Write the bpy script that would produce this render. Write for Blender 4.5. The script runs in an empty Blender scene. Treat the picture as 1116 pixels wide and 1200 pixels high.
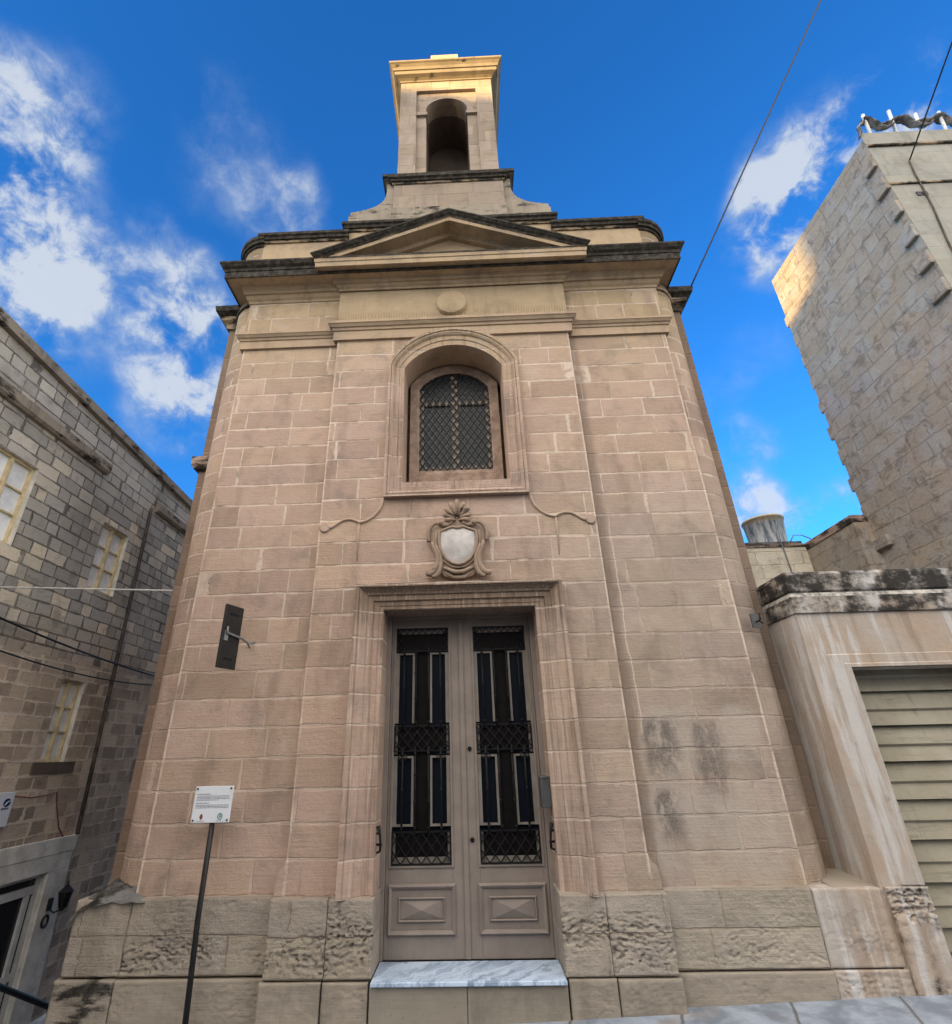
import bpy, bmesh, math, random
from mathutils import Vector, Matrix, noise as mn

sc = bpy.context.scene
col = sc.collection
R = math.radians
rnd = random.Random(7)

# ------------------------------------------------------------------ camera
cam_d = bpy.data.cameras.new("camera")
cam = bpy.data.objects.new("camera", cam_d)
col.objects.link(cam)
_r = Vector((0.99918982, 0.03489437, -0.02005192))
_u = Vector((-0.02311705, 0.90547159, 0.42377684)).cross(_r) * -1.0
_f = Vector((-0.02311705, 0.90547159, 0.42377684))
_u = _r.cross(_f)
cam.matrix_world = Matrix(((_r.x, _u.x, -_f.x, 0.0861), (_r.y, _u.y, -_f.y, -5.0), (_r.z, _u.z, -_f.z, 1.7), (0, 0, 0, 1)))
cam_d.sensor_fit = 'HORIZONTAL'
cam_d.sensor_width = 36.0
cam_d.lens = 601.5 / 1116 * 36.0
cam_d.shift_x = (558 - 531.0) / 1116
cam_d.shift_y = (601.3 - 600) / 1116
cam_d.clip_start = 0.05
cam_d.clip_end = 3000
sc.camera = cam

# ------------------------------------------------------------------ light
SUN_EL = R(11.0)
SUN_H = Vector((-0.62, -0.785)).normalized()          # horizontal direction towards the sun
sun_d = bpy.data.lights.new("sun", 'SUN')
sun_d.energy = 4.2
sun_d.angle = R(0.5)
sun_d.color = (1.0, 0.66, 0.25)
sun = bpy.data.objects.new("sun", sun_d)
col.objects.link(sun)
to_sun = Vector((SUN_H.x * math.cos(SUN_EL), SUN_H.y * math.cos(SUN_EL), math.sin(SUN_EL)))
sun.rotation_euler = (-to_sun).to_track_quat('-Z', 'Y').to_euler()
sun.location = to_sun * 60

sc.view_settings.view_transform = 'Standard'
sc.view_settings.look = 'None'
sc.view_settings.gamma = 1.0
sc.view_settings.exposure = 1.62


class NT:
    """small helper to write shader node trees as expressions"""
    def __init__(self, nt):
        self.nt = nt

    def n(self, t, **kw):
        o = self.nt.nodes.new(t)
        for k, v in kw.items():
            setattr(o, k, v)
        return o

    def link(self, a, b):
        self.nt.links.new(a, b)

    def put(self, sock, v):
        if isinstance(v, bpy.types.NodeSocket):
            self.nt.links.new(v, sock)
        elif v is not None:
            sock.default_value = v

    def m(self, op, a, b=None, c=None, clamp=False):
        o = self.n('ShaderNodeMath', operation=op, use_clamp=clamp)
        self.put(o.inputs[0], a)
        if b is not None: self.put(o.inputs[1], b)
        if c is not None: self.put(o.inputs[2], c)
        return o.outputs[0]

    def vm(self, op, a, b=None, out=0):
        o = self.n('ShaderNodeVectorMath', operation=op)
        self.put(o.inputs[0], a)
        if b is not None: self.put(o.inputs[1], b)
        return o.outputs[out]

    def ss(self, x, lo, hi):                          # smoothstep 0..1
        o = self.n('ShaderNodeMapRange', interpolation_type='SMOOTHSTEP')
        self.put(o.inputs[0], x); self.put(o.inputs[1], lo); self.put(o.inputs[2], hi)
        return o.outputs[0]

    def lin(self, x, lo, hi, a=0.0, b=1.0):
        o = self.n('ShaderNodeMapRange')
        self.put(o.inputs[0], x); self.put(o.inputs[1], lo); self.put(o.inputs[2], hi)
        o.inputs[3].default_value = a; o.inputs[4].default_value = b
        return o.outputs[0]

    def mix(self, f, a, b, mode='MIX'):
        o = self.n('ShaderNodeMix', data_type='RGBA', blend_type=mode)
        o.clamp_factor = True
        self.put(o.inputs[0], f)
        self.put(o.inputs[6], a if not isinstance(a, tuple) else (*a[:3], 1))
        self.put(o.inputs[7], b if not isinstance(b, tuple) else (*b[:3], 1))
        return o.outputs[2]

    def noise(self, vec, scale, detail=4.0, rough=0.55, dist=0.0, dim='3D'):
        o = self.n('ShaderNodeTexNoise', noise_dimensions=dim)
        if vec is not None: self.put(o.inputs['Vector'], vec)
        o.inputs['Scale'].default_value = scale
        o.inputs['Detail'].default_value = detail
        o.inputs['Roughness'].default_value = rough
        o.inputs['Distortion'].default_value = dist
        return o.outputs['Fac']

    def sep(self, v):
        o = self.n('ShaderNodeSeparateXYZ'); self.put(o.inputs[0], v); return o.outputs

    def comb(self, x, y, z=0.0):
        o = self.n('ShaderNodeCombineXYZ')
        self.put(o.inputs[0], x); self.put(o.inputs[1], y); self.put(o.inputs[2], z)
        return o.outputs[0]

    def scale3(self, v, s):
        return self.vm('MULTIPLY', v, s)


# ------------------------------------------------------------------ world: Nishita sky with clouds set by direction
w = bpy.data.worlds.new("World")
sc.world = w
w.use_nodes = True
nt = w.node_tree
nt.nodes.clear()
N = NT(nt)
sky = N.n('ShaderNodeTexSky', sky_type='NISHITA')
sky.sun_disc = False
sky.sun_elevation = SUN_EL
sky.sun_rotation = math.atan2(SUN_H.x, SUN_H.y)
sky.air_density = 1.0
sky.dust_density = 0.3
sky.ozone_density = 3.0
gen = N.n('ShaderNodeTexCoord').outputs['Generated']
dirn = N.vm('NORMALIZE', gen)
hsv = N.n('ShaderNodeHueSaturation')
N.link(sky.outputs[0], hsv.inputs['Color'])
hsv.inputs['Saturation'].default_value = 1.18
hsv.inputs['Value'].default_value = 1.0
skyc = N.mix(1.0, hsv.outputs[0], (0.335, 0.74, 1.06), 'MULTIPLY')


def blob(x, y, z, deg, wgt):
    v = Vector((x, y, z)).normalized()
    d = N.vm('DOT_PRODUCT', dirn, tuple(v), out=1)
    s = N.ss(d, math.cos(R(deg)), 1.0)
    return N.m('MULTIPLY', s, wgt)


def px_dir(x, y):
    d = _f * 601.5 + _r * (x - 531.0) - _u * (y - 601.3)
    return d.normalized()


CLOUDS = [(-30, 330, 10, 0.8), (15, 260, 9.5, 0.95), (20, 140, 6.5, 0.75), (45, 310, 6.5, 0.6), (75, 390, 6, 0.42), (78, 118, 5, 0.45),
          (-60, 150, 9, 0.7), (200, 345, 6.5, 0.9), (222, 420, 7.5, 1.05), (205, 478, 6, 0.85), (235, 335, 5, 0.4),
          (270, 150, 5.5, 0.42), (240, 215, 4, 0.3), (320, 255, 5.5, 0.5), (365, 250, 4.5, 0.4), (180, 260, 2.5, 0.35),
          (965, 230, 8.5, 1.15), (915, 265, 6, 0.9), (1005, 180, 7, 1.0), (900, 190, 3.5, 0.3), (1105, 105, 5, 0.7), (1060, 140, 4, 0.3),
          (872, 522, 4.2, 0.7), (845, 460, 4, 0.3), (885, 592, 4.0, 1.2), (985, 600, 3.8, 0.9), (940, 625, 4, 0.8), (890, 410, 4, 0.25),
          (345, 200, 3, 0.3)]
bs = None
for (bx_, by_, dg, wg) in CLOUDS:
    v = px_dir(bx_, by_)
    b_ = blob(v.x, v.y, v.z, dg, wg)
    bs = b_ if bs is None else N.m('ADD', bs, b_)
ndir = N.vm('ADD', dirn, (1.7, 0.4, 2.9))
fb = N.noise(ndir, 7.0, 9.0, 0.53, 0.12)
fb2 = N.noise(ndir, 26.0, 8.0, 0.64, 0.35)
dens = N.m('ADD', N.m('MULTIPLY', fb, 1.15), N.m('MULTIPLY', fb2, 0.45))
dens = N.m('MULTIPLY', bs, N.m('ADD', N.m('MULTIPLY', N.m('SUBTRACT', dens, 0.78), 4.6), 0.62))
front = N.ss(dens, 0.0, 1.75)
# unseen bright cloud added behind the camera as fill light
sw = N.vm('DOT_PRODUCT', dirn, tuple(Vector((-0.52, -0.52, 0.68)).normalized()), out=1)
fill_deck = N.m('MULTIPLY', N.ss(sw, 0.80, 0.975), N.ss(N.noise(ndir, 2.6, 6.0, 0.55, 0.2), 0.22, 0.62))
sb = N.vm('DOT_PRODUCT', dirn, tuple(Vector((0.10, -0.88, 0.46)).normalized()), out=1)
fill_veil = N.m('MULTIPLY', N.ss(sb, 0.22, 0.66), N.ss(N.noise(ndir, 3.3, 6.0, 0.55, 0.2), 0.20, 0.55))
cl_thick = N.ss(N.m('ADD', dens, N.m('MULTIPLY', N.m('SUBTRACT', fb2, 0.5), 3.0)), 0.4, 1.9)
ccol = N.mix(cl_thick, (1.15, 1.45, 1.95), (1.90, 2.05, 2.25))
c1 = N.mix(N.m('MULTIPLY', front, 0.86), skyc, ccol)
c1 = N.mix(N.m('MULTIPLY', fill_veil, 0.95), c1, (5.3, 4.95, 4.5))
sr = N.vm('DOT_PRODUCT', dirn, tuple(Vector((0.88, -0.28, 0.40)).normalized()), out=1)
c1 = N.mix(N.m('MULTIPLY', N.ss(sr, 0.80, 0.97), 0.9), c1, (8.0, 7.6, 7.1))  # unseen brightness added at the right to light the left house
c2 = N.mix(N.m('MULTIPLY', fill_deck, 0.95), c1, (19.0, 17.4, 15.6))
bg = N.n('ShaderNodeBackground')
N.link(c2, bg.inputs['Color'])
bg.inputs['Strength'].default_value = 0.12
out = N.n('ShaderNodeOutputWorld')
N.link(bg.outputs[0], out.inputs['Surface'])


# ------------------------------------------------------------------ materials
def new_mat(name):
    m_ = bpy.data.materials.new(name)
    m_.use_nodes = True
    m_.node_tree.nodes.clear()
    n_ = NT(m_.node_tree)
    bs_ = n_.n('ShaderNodeBsdfPrincipled')
    o_ = n_.n('ShaderNodeOutputMaterial')
    n_.link(bs_.outputs[0], o_.inputs['Surface'])
    return m_, n_, bs_


def bump(n_, bs_, h, dist=0.01, strength=1.0):
    b_ = n_.n('ShaderNodeBump')
    b_.inputs['Distance'].default_value = dist
    b_.inputs['Strength'].default_value = strength
    n_.put(b_.inputs['Height'], h)
    n_.link(b_.outputs[0], bs_.inputs['Normal'])


def simple(name, c, rough=0.6, metal=0.0, spec=0.4, var=0.12, scale=9.0, bmp=0.0):
    m_, n_, bs_ = new_mat(name)
    p_ = n_.n('ShaderNodeTexCoord').outputs['Object']
    f_ = n_.noise(p_, scale, 5.0, 0.6)
    lo = tuple(max(0, x * (1 - var * 1.6)) for x in c); hi = tuple(min(1, x * (1 + var * 1.6)) for x in c)
    n_.link(n_.mix(n_.ss(f_, 0.3, 0.7), lo, hi), bs_.inputs['Base Color'])
    bs_.inputs['Roughness'].default_value = rough
    bs_.inputs['Metallic'].default_value = metal
    bs_.inputs['Specular IOR Level'].default_value = spec
    if bmp:
        bump(n_, bs_, n_.noise(p_, scale * 4, 4.0, 0.6), bmp)
    return m_


def stone_base(n_, pos, zones):
    """the chapel's own limestone: pinkish below left, buff above, greyer at right below; patches, pits and tooling streaks"""
    s = n_.sep(pos)
    n1 = n_.noise(pos, 0.55, 4.0, 0.55)
    n2 = n_.noise(pos, 2.3, 6.0, 0.66, 0.3)
    st = n_.noise(n_.scale3(pos, (2.6, 2.6, 60.0)), 1.0, 6.0, 0.70)       # bedding streaks
    st2 = n_.noise(n_.scale3(pos, (7.0, 7.0, 130.0)), 1.0, 4.0, 0.7)
    gr = n_.noise(pos, 85.0, 4.0, 0.75)
    pt = n_.noise(n_.scale3(pos, (1.0, 1.0, 1.6)), 30.0, 4.0, 0.6)
    dm = n_.noise(n_.scale3(pos, (3.2, 3.2, 0.8)), 1.0, 6.0, 0.62, 0.2)   # dirt that has run down
    pink, buff, grey = zones
    hz = n_.ss(n_.m('ADD', s[2], n_.m('MULTIPLY', n_.m('SUBTRACT', n1, 0.5), 2.4)), 5.2, 7.4)
    c = n_.mix(hz, pink, buff)
    gx = n_.m('MULTIPLY', n_.ss(n_.m('ADD', s[0], n_.m('MULTIPLY', n_.m('SUBTRACT', n2, 0.5), 2.0)), -0.4, 2.0), n_.m('SUBTRACT', 1.0, n_.ss(s[2], 3.4, 5.2)))
    c = n_.mix(n_.m('MULTIPLY', gx, 0.80), c, grey)
    c = n_.mix(n_.m('MULTIPLY', n_.ss(n2, 0.50, 0.68), 0.55), c, tuple(x * 0.62 for x in grey))
    c = n_.mix(n_.m('MULTIPLY', n_.ss(n2, 0.48, 0.32), 0.42), c, tuple(min(1, x * 1.30) for x in grey))
    c = n_.mix(n_.m('MULTIPLY', n_.ss(n1, 0.50, 0.72), 0.25), c, tuple(min(1, x * 1.22) for x in buff))
    c = n_.mix(n_.m('MULTIPLY', n_.ss(dm, 0.52, 0.72), 0.50), c, tuple(x * 0.50 for x in pink))
    c = n_.mix(n_.m('MULTIPLY', n_.ss(st, 0.52, 0.68), 0.20), c, tuple(x * 0.50 for x in pink))
    c = n_.mix(n_.m('MULTIPLY', n_.ss(st2, 0.56, 0.70), 0.16), c, tuple(x * 0.45 for x in pink))
    c = n_.mix(n_.m('MULTIPLY', n_.ss(st2, 0.44, 0.30), 0.18), c, tuple(min(1, x * 1.35) for x in buff))
    c = n_.mix(n_.m('MULTIPLY', n_.ss(pt, 0.64, 0.74), 0.50), c, tuple(x * 0.40 for x in grey))
    c = n_.mix(n_.m('MULTIPLY', n_.ss(gr, 0.58, 0.74), 0.32), c, tuple(x * 0.42 for x in grey))
    return c, n1, n2, st, gr, s


def masonry(name, zones, h=0.2517, z0=0.69, L=0.62, jw=0.011, jcol=(0.70, 0.585, 0.49), jamt=0.78, dark=0.6, idvar=0.13,
            bumpd=0.009, warp=0.010, seed=0.0, base=None, jb=-1.0, mold=False, rough=0.88, big=0.0, streak=0.0):
    m_, n_, bs_ = new_mat(name)
    pos = n_.n('ShaderNodeNewGeometry').outputs['Position']
    uv = n_.n('ShaderNodeUVMap', uv_map='uv').outputs[0]
    s = n_.sep(uv)
    wv = n_.noise(pos, 3.5, 3.0, 0.5)
    wv2 = n_.noise(pos, 26.0, 3.0, 0.6)
    wa = n_.m('ADD', n_.m('MULTIPLY', n_.m('SUBTRACT', wv, 0.5), warp * 2.4), n_.m('MULTIPLY', n_.m('SUBTRACT', wv2, 0.5), warp * 1.1))
    v = n_.m('DIVIDE', n_.m('ADD', n_.m('SUBTRACT', s[1], z0), wa), h)
    r_ = n_.m('FLOOR', v)
    fv = n_.m('MULTIPLY', n_.m('FRACT', v), h)
    dv = n_.m('MINIMUM', fv, n_.m('SUBTRACT', h, fv))
    w1 = n_.n('ShaderNodeTexWhiteNoise', noise_dimensions='1D')
    n_.link(n_.m('ADD', r_, 11.3 + seed), w1.inputs['W'])
    rr = w1.outputs['Value']
    un = n_.n('ShaderNodeTexNoise', noise_dimensions='1D')
    un.inputs['Scale'].default_value = 1.0
    un.inputs['Detail'].default_value = 0.0
    n_.link(n_.m('ADD', n_.m('MULTIPLY', s[0], 0.55 / L), n_.m('MULTIPLY', rr, 91.0)), un.inputs['W'])
    ub = n_.m('ADD', s[0], n_.m('MULTIPLY', n_.m('SUBTRACT', un.outputs['Fac'], 0.5), L * 1.5))
    Lr = n_.m('MULTIPLY', n_.m('ADD', n_.m('MULTIPLY', rr, 0.5), 0.75), L)
    uu = n_.m('DIVIDE', n_.m('ADD', n_.m('ADD', ub, wa), n_.m('MULTIPLY', rr, 37.7)), Lr)
    c_ = n_.m('FLOOR', uu)
    fu = n_.m('MULTIPLY', n_.m('FRACT', uu), Lr)
    du = n_.m('MINIMUM', fu, n_.m('SUBTRACT', Lr, fu))
    # some blocks are split once more by an upright joint
    w2 = n_.n('ShaderNodeTexWhiteNoise', noise_dimensions='2D')
    n_.link(n_.comb(n_.m('ADD', c_, 3.1 + seed), r_), w2.inputs['Vector'])
    idv = w2.outputs['Value']
    d = n_.m('MINIMUM', du, dv)
    jn = n_.noise(pos, 40.0, 3.0, 0.7)
    jn2 = n_.noise(pos, 5.0, 3.0, 0.6)
    dd = n_.m('ADD', d, n_.m('MULTIPLY', n_.m('SUBTRACT', jn, 0.5), jw * 1.0))
    jwid = n_.m('MULTIPLY', n_.m('ADD', n_.m('MULTIPLY', n_.ss(jn2, 0.3, 0.7), 1.15), 0.04), jw)
    joint = n_.m('SUBTRACT', 1.0, n_.ss(dd, jwid, n_.m('ADD', jwid, 0.006)))
    if base is None:
        c, n1, n2, st, gr, ps = stone_base(n_, pos, zones)
    else:
        c, n1, n2, st, gr, ps = base(n_, pos, idv)
    if streak:
        ws = n_.noise(n_.scale3(pos, (26.0, 26.0, 0.9)), 1.0, 5.0, 0.65)
        c = n_.mix(n_.m('MULTIPLY', n_.ss(ws, 0.50, 0.66), streak), c, (0.17, 0.115, 0.075))
        tz = n_.m('ADD', ps[2], n_.m('MULTIPLY', n_.m('SUBTRACT', ws, 0.5), 1.3))
        c = n_.mix(n_.m('MULTIPLY', n_.m('MULTIPLY', n_.ss(tz, 2.55, 3.10), n_.m('SUBTRACT', 1.0, n_.ss(ps[2], 3.4, 3.6))), 0.72), c, (0.15, 0.108, 0.080))
        ws2 = n_.noise(n_.scale3(pos, (30.0, 30.0, 1.3)), 1.4, 5.0, 0.65)
        c = n_.mix(n_.m('MULTIPLY', n_.ss(ws2, 0.54, 0.68), streak * 0.9), c, (0.60, 0.53, 0.46))
    # each block its own tone
    w3 = n_.n('ShaderNodeTexWhiteNoise', noise_dimensions='2D')
    n_.link(n_.comb(n_.m('ADD', c_, 43.7), n_.m('ADD', r_, 5.5)), w3.inputs['Vector'])
    tone = n_.lin(idv, 0, 1, 1 - idvar, 1 + idvar)
    c = n_.mix(1.0, c, n_.comb(tone, tone, n_.m('MULTIPLY', tone, n_.lin(w3.outputs['Value'], 0, 1, 0.965, 1.035))), 'MULTIPLY')
    patch = n_.ss(n_.noise(pos, 1.7, 4.0, 0.6), 0.30, 0.55)
    jf = n_.m('MULTIPLY', joint, n_.m('MULTIPLY', n_.lin(patch, 0, 1, 0.30, 1.0), jamt))
    if mold:                                           # below, the pointing is old and worn
        jf = n_.m('MULTIPLY', jf, n_.lin(n_.m('MULTIPLY', n_.ss(n_.m('ADD', ps[0], n_.m('MULTIPLY', n_.m('SUBTRACT', n2, 0.5), 1.6)), 0.5, 2.0), n_.m('SUBTRACT', 1.0, n_.ss(ps[2], 3.2, 4.6))), 0, 1, 1.0, 0.42))
        jf = n_.m('MULTIPLY', jf, n_.lin(n_.ss(n_.m('ADD', ps[2], n_.m('MULTIPLY', n_.m('SUBTRACT', n1, 0.5), 2.0)), 2.2, 4.6), 0, 1, 0.55, 1.0))
    # smears of pointing beside the joints
    sm = n_.m('MULTIPLY', n_.m('SUBTRACT', 1.0, n_.ss(d, 0.0, jw * 4.0)), n_.ss(n_.noise(pos, 9.0, 6.0, 0.7), 0.52, 0.66))
    jf = n_.m('MAXIMUM', jf, n_.m('MULTIPLY', sm, jamt * 0.55))
    dk = n_.m('MULTIPLY', n_.ss(n_.noise(pos, 2.9, 4.0, 0.6), 0.55, 0.66), dark)
    jc = n_.mix(dk, jcol, (0.07, 0.055, 0.045))
    c = n_.mix(jf, c, jc)
    if mold:                                           # re-pointed arrises and a darker upright strip beside the middle bay
        ax_ = n_.m('ABSOLUTE', ps[0])
        wob = n_.m('MULTIPLY', n_.m('SUBTRACT', n_.noise(pos, 12.0, 4.0, 0.6), 0.5), 0.03)
        for xa in (1.452, 2.683):
            e_ = n_.m('ABSOLUTE', n_.m('SUBTRACT', n_.m('ADD', ax_, wob), xa))
            e_ = n_.m('MULTIPLY', n_.m('SUBTRACT', 1.0, n_.ss(e_, 0.006, 0.016)), n_.ss(n_.noise(pos, 1.9, 4.0, 0.6), 0.36, 0.56))
            c = n_.mix(n_.m('MULTIPLY', e_, 0.75), c, jcol)
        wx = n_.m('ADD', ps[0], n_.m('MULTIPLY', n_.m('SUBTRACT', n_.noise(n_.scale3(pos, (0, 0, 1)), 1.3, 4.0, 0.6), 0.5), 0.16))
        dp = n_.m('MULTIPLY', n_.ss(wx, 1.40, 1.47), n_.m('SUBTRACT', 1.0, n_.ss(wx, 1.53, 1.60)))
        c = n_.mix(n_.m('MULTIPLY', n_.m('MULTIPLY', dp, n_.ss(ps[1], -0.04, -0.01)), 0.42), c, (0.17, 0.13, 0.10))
        ln_ = n_.m('MULTIPLY', n_.m('SUBTRACT', 1.0, n_.ss(n_.m('ABSOLUTE', n_.m('SUBTRACT', wx, 1.60)), 0.003, 0.009)), n_.m('MULTIPLY', n_.ss(ps[2], 1.6, 1.9), n_.m('SUBTRACT', 1.0, n_.ss(ps[2], 3.6, 4.2))))
        c = n_.mix(n_.m('MULTIPLY', ln_, 0.6), c, jcol)
    if mold:                                           # black mould on the right bay, an old rendered patch round it
        def patch_(x0, x1, z0, z1):
            e = n_.m('MULTIPLY', n_.m('SUBTRACT', n_.noise(pos, 6.0, 4.0, 0.6), 0.5), 0.16)
            xx = n_.m('ADD', ps[0], e); zz = n_.m('SUBTRACT', ps[2], e)
            a_ = n_.m('MULTIPLY', n_.ss(xx, x0 - 0.02, x0 + 0.05), n_.m('SUBTRACT', 1.0, n_.ss(xx, x1 - 0.10, x1 + 0.06)))
            return n_.m('MULTIPLY', a_, n_.m('MULTIPLY', n_.ss(zz, z0 - 0.15, z0 + 0.15), n_.m('SUBTRACT', 1.0, n_.ss(zz, z1 - 0.06, z1 + 0.03))))
        rp = n_.m('MULTIPLY', patch_(1.55, 2.62, 0.72, 2.05), n_.ss(n_.noise(pos, 3.0, 6.0, 0.65), 0.34, 0.58))
        c = n_.mix(n_.m('MULTIPLY', rp, 0.60), c, (0.43, 0.385, 0.335))
        blk = n_.m('MAXIMUM', n_.m('MAXIMUM', patch_(1.58, 1.90, 1.50, 1.96), n_.m('MULTIPLY', patch_(2.02, 2.28, 1.36, 1.95), 0.8)), patch_(1.60, 1.82, 1.02, 1.40))
        mg = n_.noise(n_.scale3(pos, (1, 1, 0.55)), 9.0, 8.0, 0.74, 0.3)
        bk = n_.m('MULTIPLY', blk, n_.ss(mg, 0.37, 0.54))
        bk = n_.m('MULTIPLY', bk, n_.lin(n_.noise(pos, 60.0, 3.0, 0.7), 0.3, 0.7, 0.45, 1.0))
        c = n_.mix(n_.m('MULTIPLY', bk, 0.85), c, (0.06, 0.055, 0.055))
    n_.link(c, bs_.inputs['Base Color'])
    bs_.inputs['Roughness'].default_value = rough
    bs_.inputs['Specular IOR Level'].default_value = 0.2
    hgt = n_.m('MULTIPLY', joint, jb * 0.55)
    hgt = n_.m('ADD', hgt, n_.m('MULTIPLY', n_.m('SUBTRACT', idv, 0.5), 0.55))
    hgt = n_.m('ADD', hgt, n_.m('MULTIPLY', st, 0.55))
    hgt = n_.m('ADD', hgt, n_.m('MULTIPLY', n_.noise(pos, 14.0, 6.0, 0.68), 0.9))
    hgt = n_.m('ADD', hgt, n_.m('MULTIPLY', n2, 0.9))
    hgt = n_.m('ADD', hgt, n_.m('MULTIPLY', jn, 0.45))
    if big:
        hgt = n_.m('ADD', hgt, n_.m('MULTIPLY', n_.noise(pos, 9.0, 6.0, 0.65), big))
    hgt = n_.m('ADD', hgt, n_.m('MULTIPLY', gr, 0.30))
    bump(n_, bs_, hgt, bumpd)
    return m_


def garage_mat(name, blackness):
    m_, n_, bs_ = new_mat(name)
    pos = n_.n('ShaderNodeNewGeometry').outputs['Position']
    s = n_.sep(pos)
    n1 = n_.noise(pos, 1.2, 5.0, 0.6)
    n2 = n_.noise(pos, 5.0, 6.0, 0.62)
    ws = n_.noise(n_.scale3(pos, (7.0, 7.0, 0.45)), 1.0, 5.0, 0.6)
    gr = n_.noise(pos, 60.0, 3.0, 0.7)
    c = n_.mix(n_.ss(n1, 0.35, 0.65), (0.40, 0.315, 0.245), (0.42, 0.385, 0.35))
    c = n_.mix(n_.m('MULTIPLY', n_.ss(ws, 0.52, 0.68), 0.55), c, (0.24, 0.17, 0.115))
    ws2 = n_.noise(n_.scale3(pos, (5.0, 5.0, 0.5)), 1.7, 4.0, 0.6)
    c = n_.mix(n_.m('MULTIPLY', n_.ss(ws2, 0.50, 0.62), 0.75), c, (0.55, 0.545, 0.54))
    c = n_.mix(n_.m('MULTIPLY', n_.ss(n2, 0.6, 0.75), 0.4), c, (0.13, 0.11, 0.09))
    if blackness:
        cn = n_.noise(n_.scale3(pos, (1.5, 1.5, 2.2)), 2.6, 9.0, 0.72)
        cf = n_.ss(n_.m('ADD', cn, n_.m('MULTIPLY', n_.m('SUBTRACT', ws, 0.5), 0.35)), 0.56 - blackness * 0.34, 0.76 - blackness * 0.30)
        c = n_.mix(n_.m('MULTIPLY', cf, 0.96), c, (0.022, 0.021, 0.020))
    n_.link(c, bs_.inputs['Base Color'])
    bs_.inputs['Roughness'].default_value = 0.9
    bs_.inputs['Specular IOR Level'].default_value = 0.2
    bump(n_, bs_, n_.m('ADD', n_.m('MULTIPLY', n2, 1.2), n_.m('ADD', n_.m('MULTIPLY', gr, 0.2), n1)), 0.012)
    return m_


Z_CH = ((0.455, 0.330, 0.262), (0.465, 0.350, 0.225), (0.39, 0.325, 0.275))
M = {}
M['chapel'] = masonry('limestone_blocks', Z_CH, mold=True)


def plain_stone(name, zones, crust=0.0, streak=0.0, bumpd=0.005, dark_holes=0.0, rough=0.88):
    m_, n_, bs_ = new_mat(name)
    pos = n_.n('ShaderNodeNewGeometry').outputs['Position']
    c, n1, n2, st, gr, s = stone_base(n_, pos, zones)
    if streak:                                          # water marks running down
        ws = n_.noise(n_.scale3(pos, (9.0, 9.0, 0.5)), 1.0, 4.0, 0.6)
        c = n_.mix(n_.m('MULTIPLY', n_.ss(ws, 0.50, 0.70), streak), c, (0.13, 0.10, 0.075))
        ws2 = n_.noise(n_.scale3(pos, (14.0, 14.0, 0.4)), 1.3, 3.0, 0.6)
        c = n_.mix(n_.m('MULTIPLY', n_.ss(ws2, 0.60, 0.75), streak * 0.5), c, (0.62, 0.50, 0.40))
    if crust:
        cn = n_.noise(n_.scale3(pos, (1.6, 1.6, 5.0)), 1.6, 7.0, 0.68)
        cf = n_.ss(cn, 0.62 - crust * 0.42, 0.74 - crust * 0.42)
        cc = n_.mix(n_.ss(n_.noise(pos, 16.0, 5.0, 0.6), 0.40, 0.72), (0.020, 0.018, 0.016), (0.085, 0.078, 0.068))
        c = n_.mix(n_.m('MULTIPLY', cf, 0.97), c, cc)
    if dark_holes:
        dh = n_.ss(n_.noise(n_.scale3(pos, (1, 1, 2.0)), 11.0, 6.0, 0.7), 0.58, 0.72)
        c = n_.mix(n_.m('MULTIPLY', dh, dark_holes), c, (0.14, 0.11, 0.085))
    n_.link(c, bs_.inputs['Base Color'])
    bs_.inputs['Roughness'].default_value = rough
    bs_.inputs['Specular IOR Level'].default_value = 0.2
    hg = n_.m('ADD', n_.m('MULTIPLY', st, 0.5), n_.m('ADD', n_.m('MULTIPLY', n2, 1.0), n_.m('ADD', n_.m('MULTIPLY', gr, 0.2), n_.m('MULTIPLY', n_.noise(pos, 22.0, 5.0, 0.65), 0.7))))
    bump(n_, bs_, hg, bumpd)
    return m_


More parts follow.
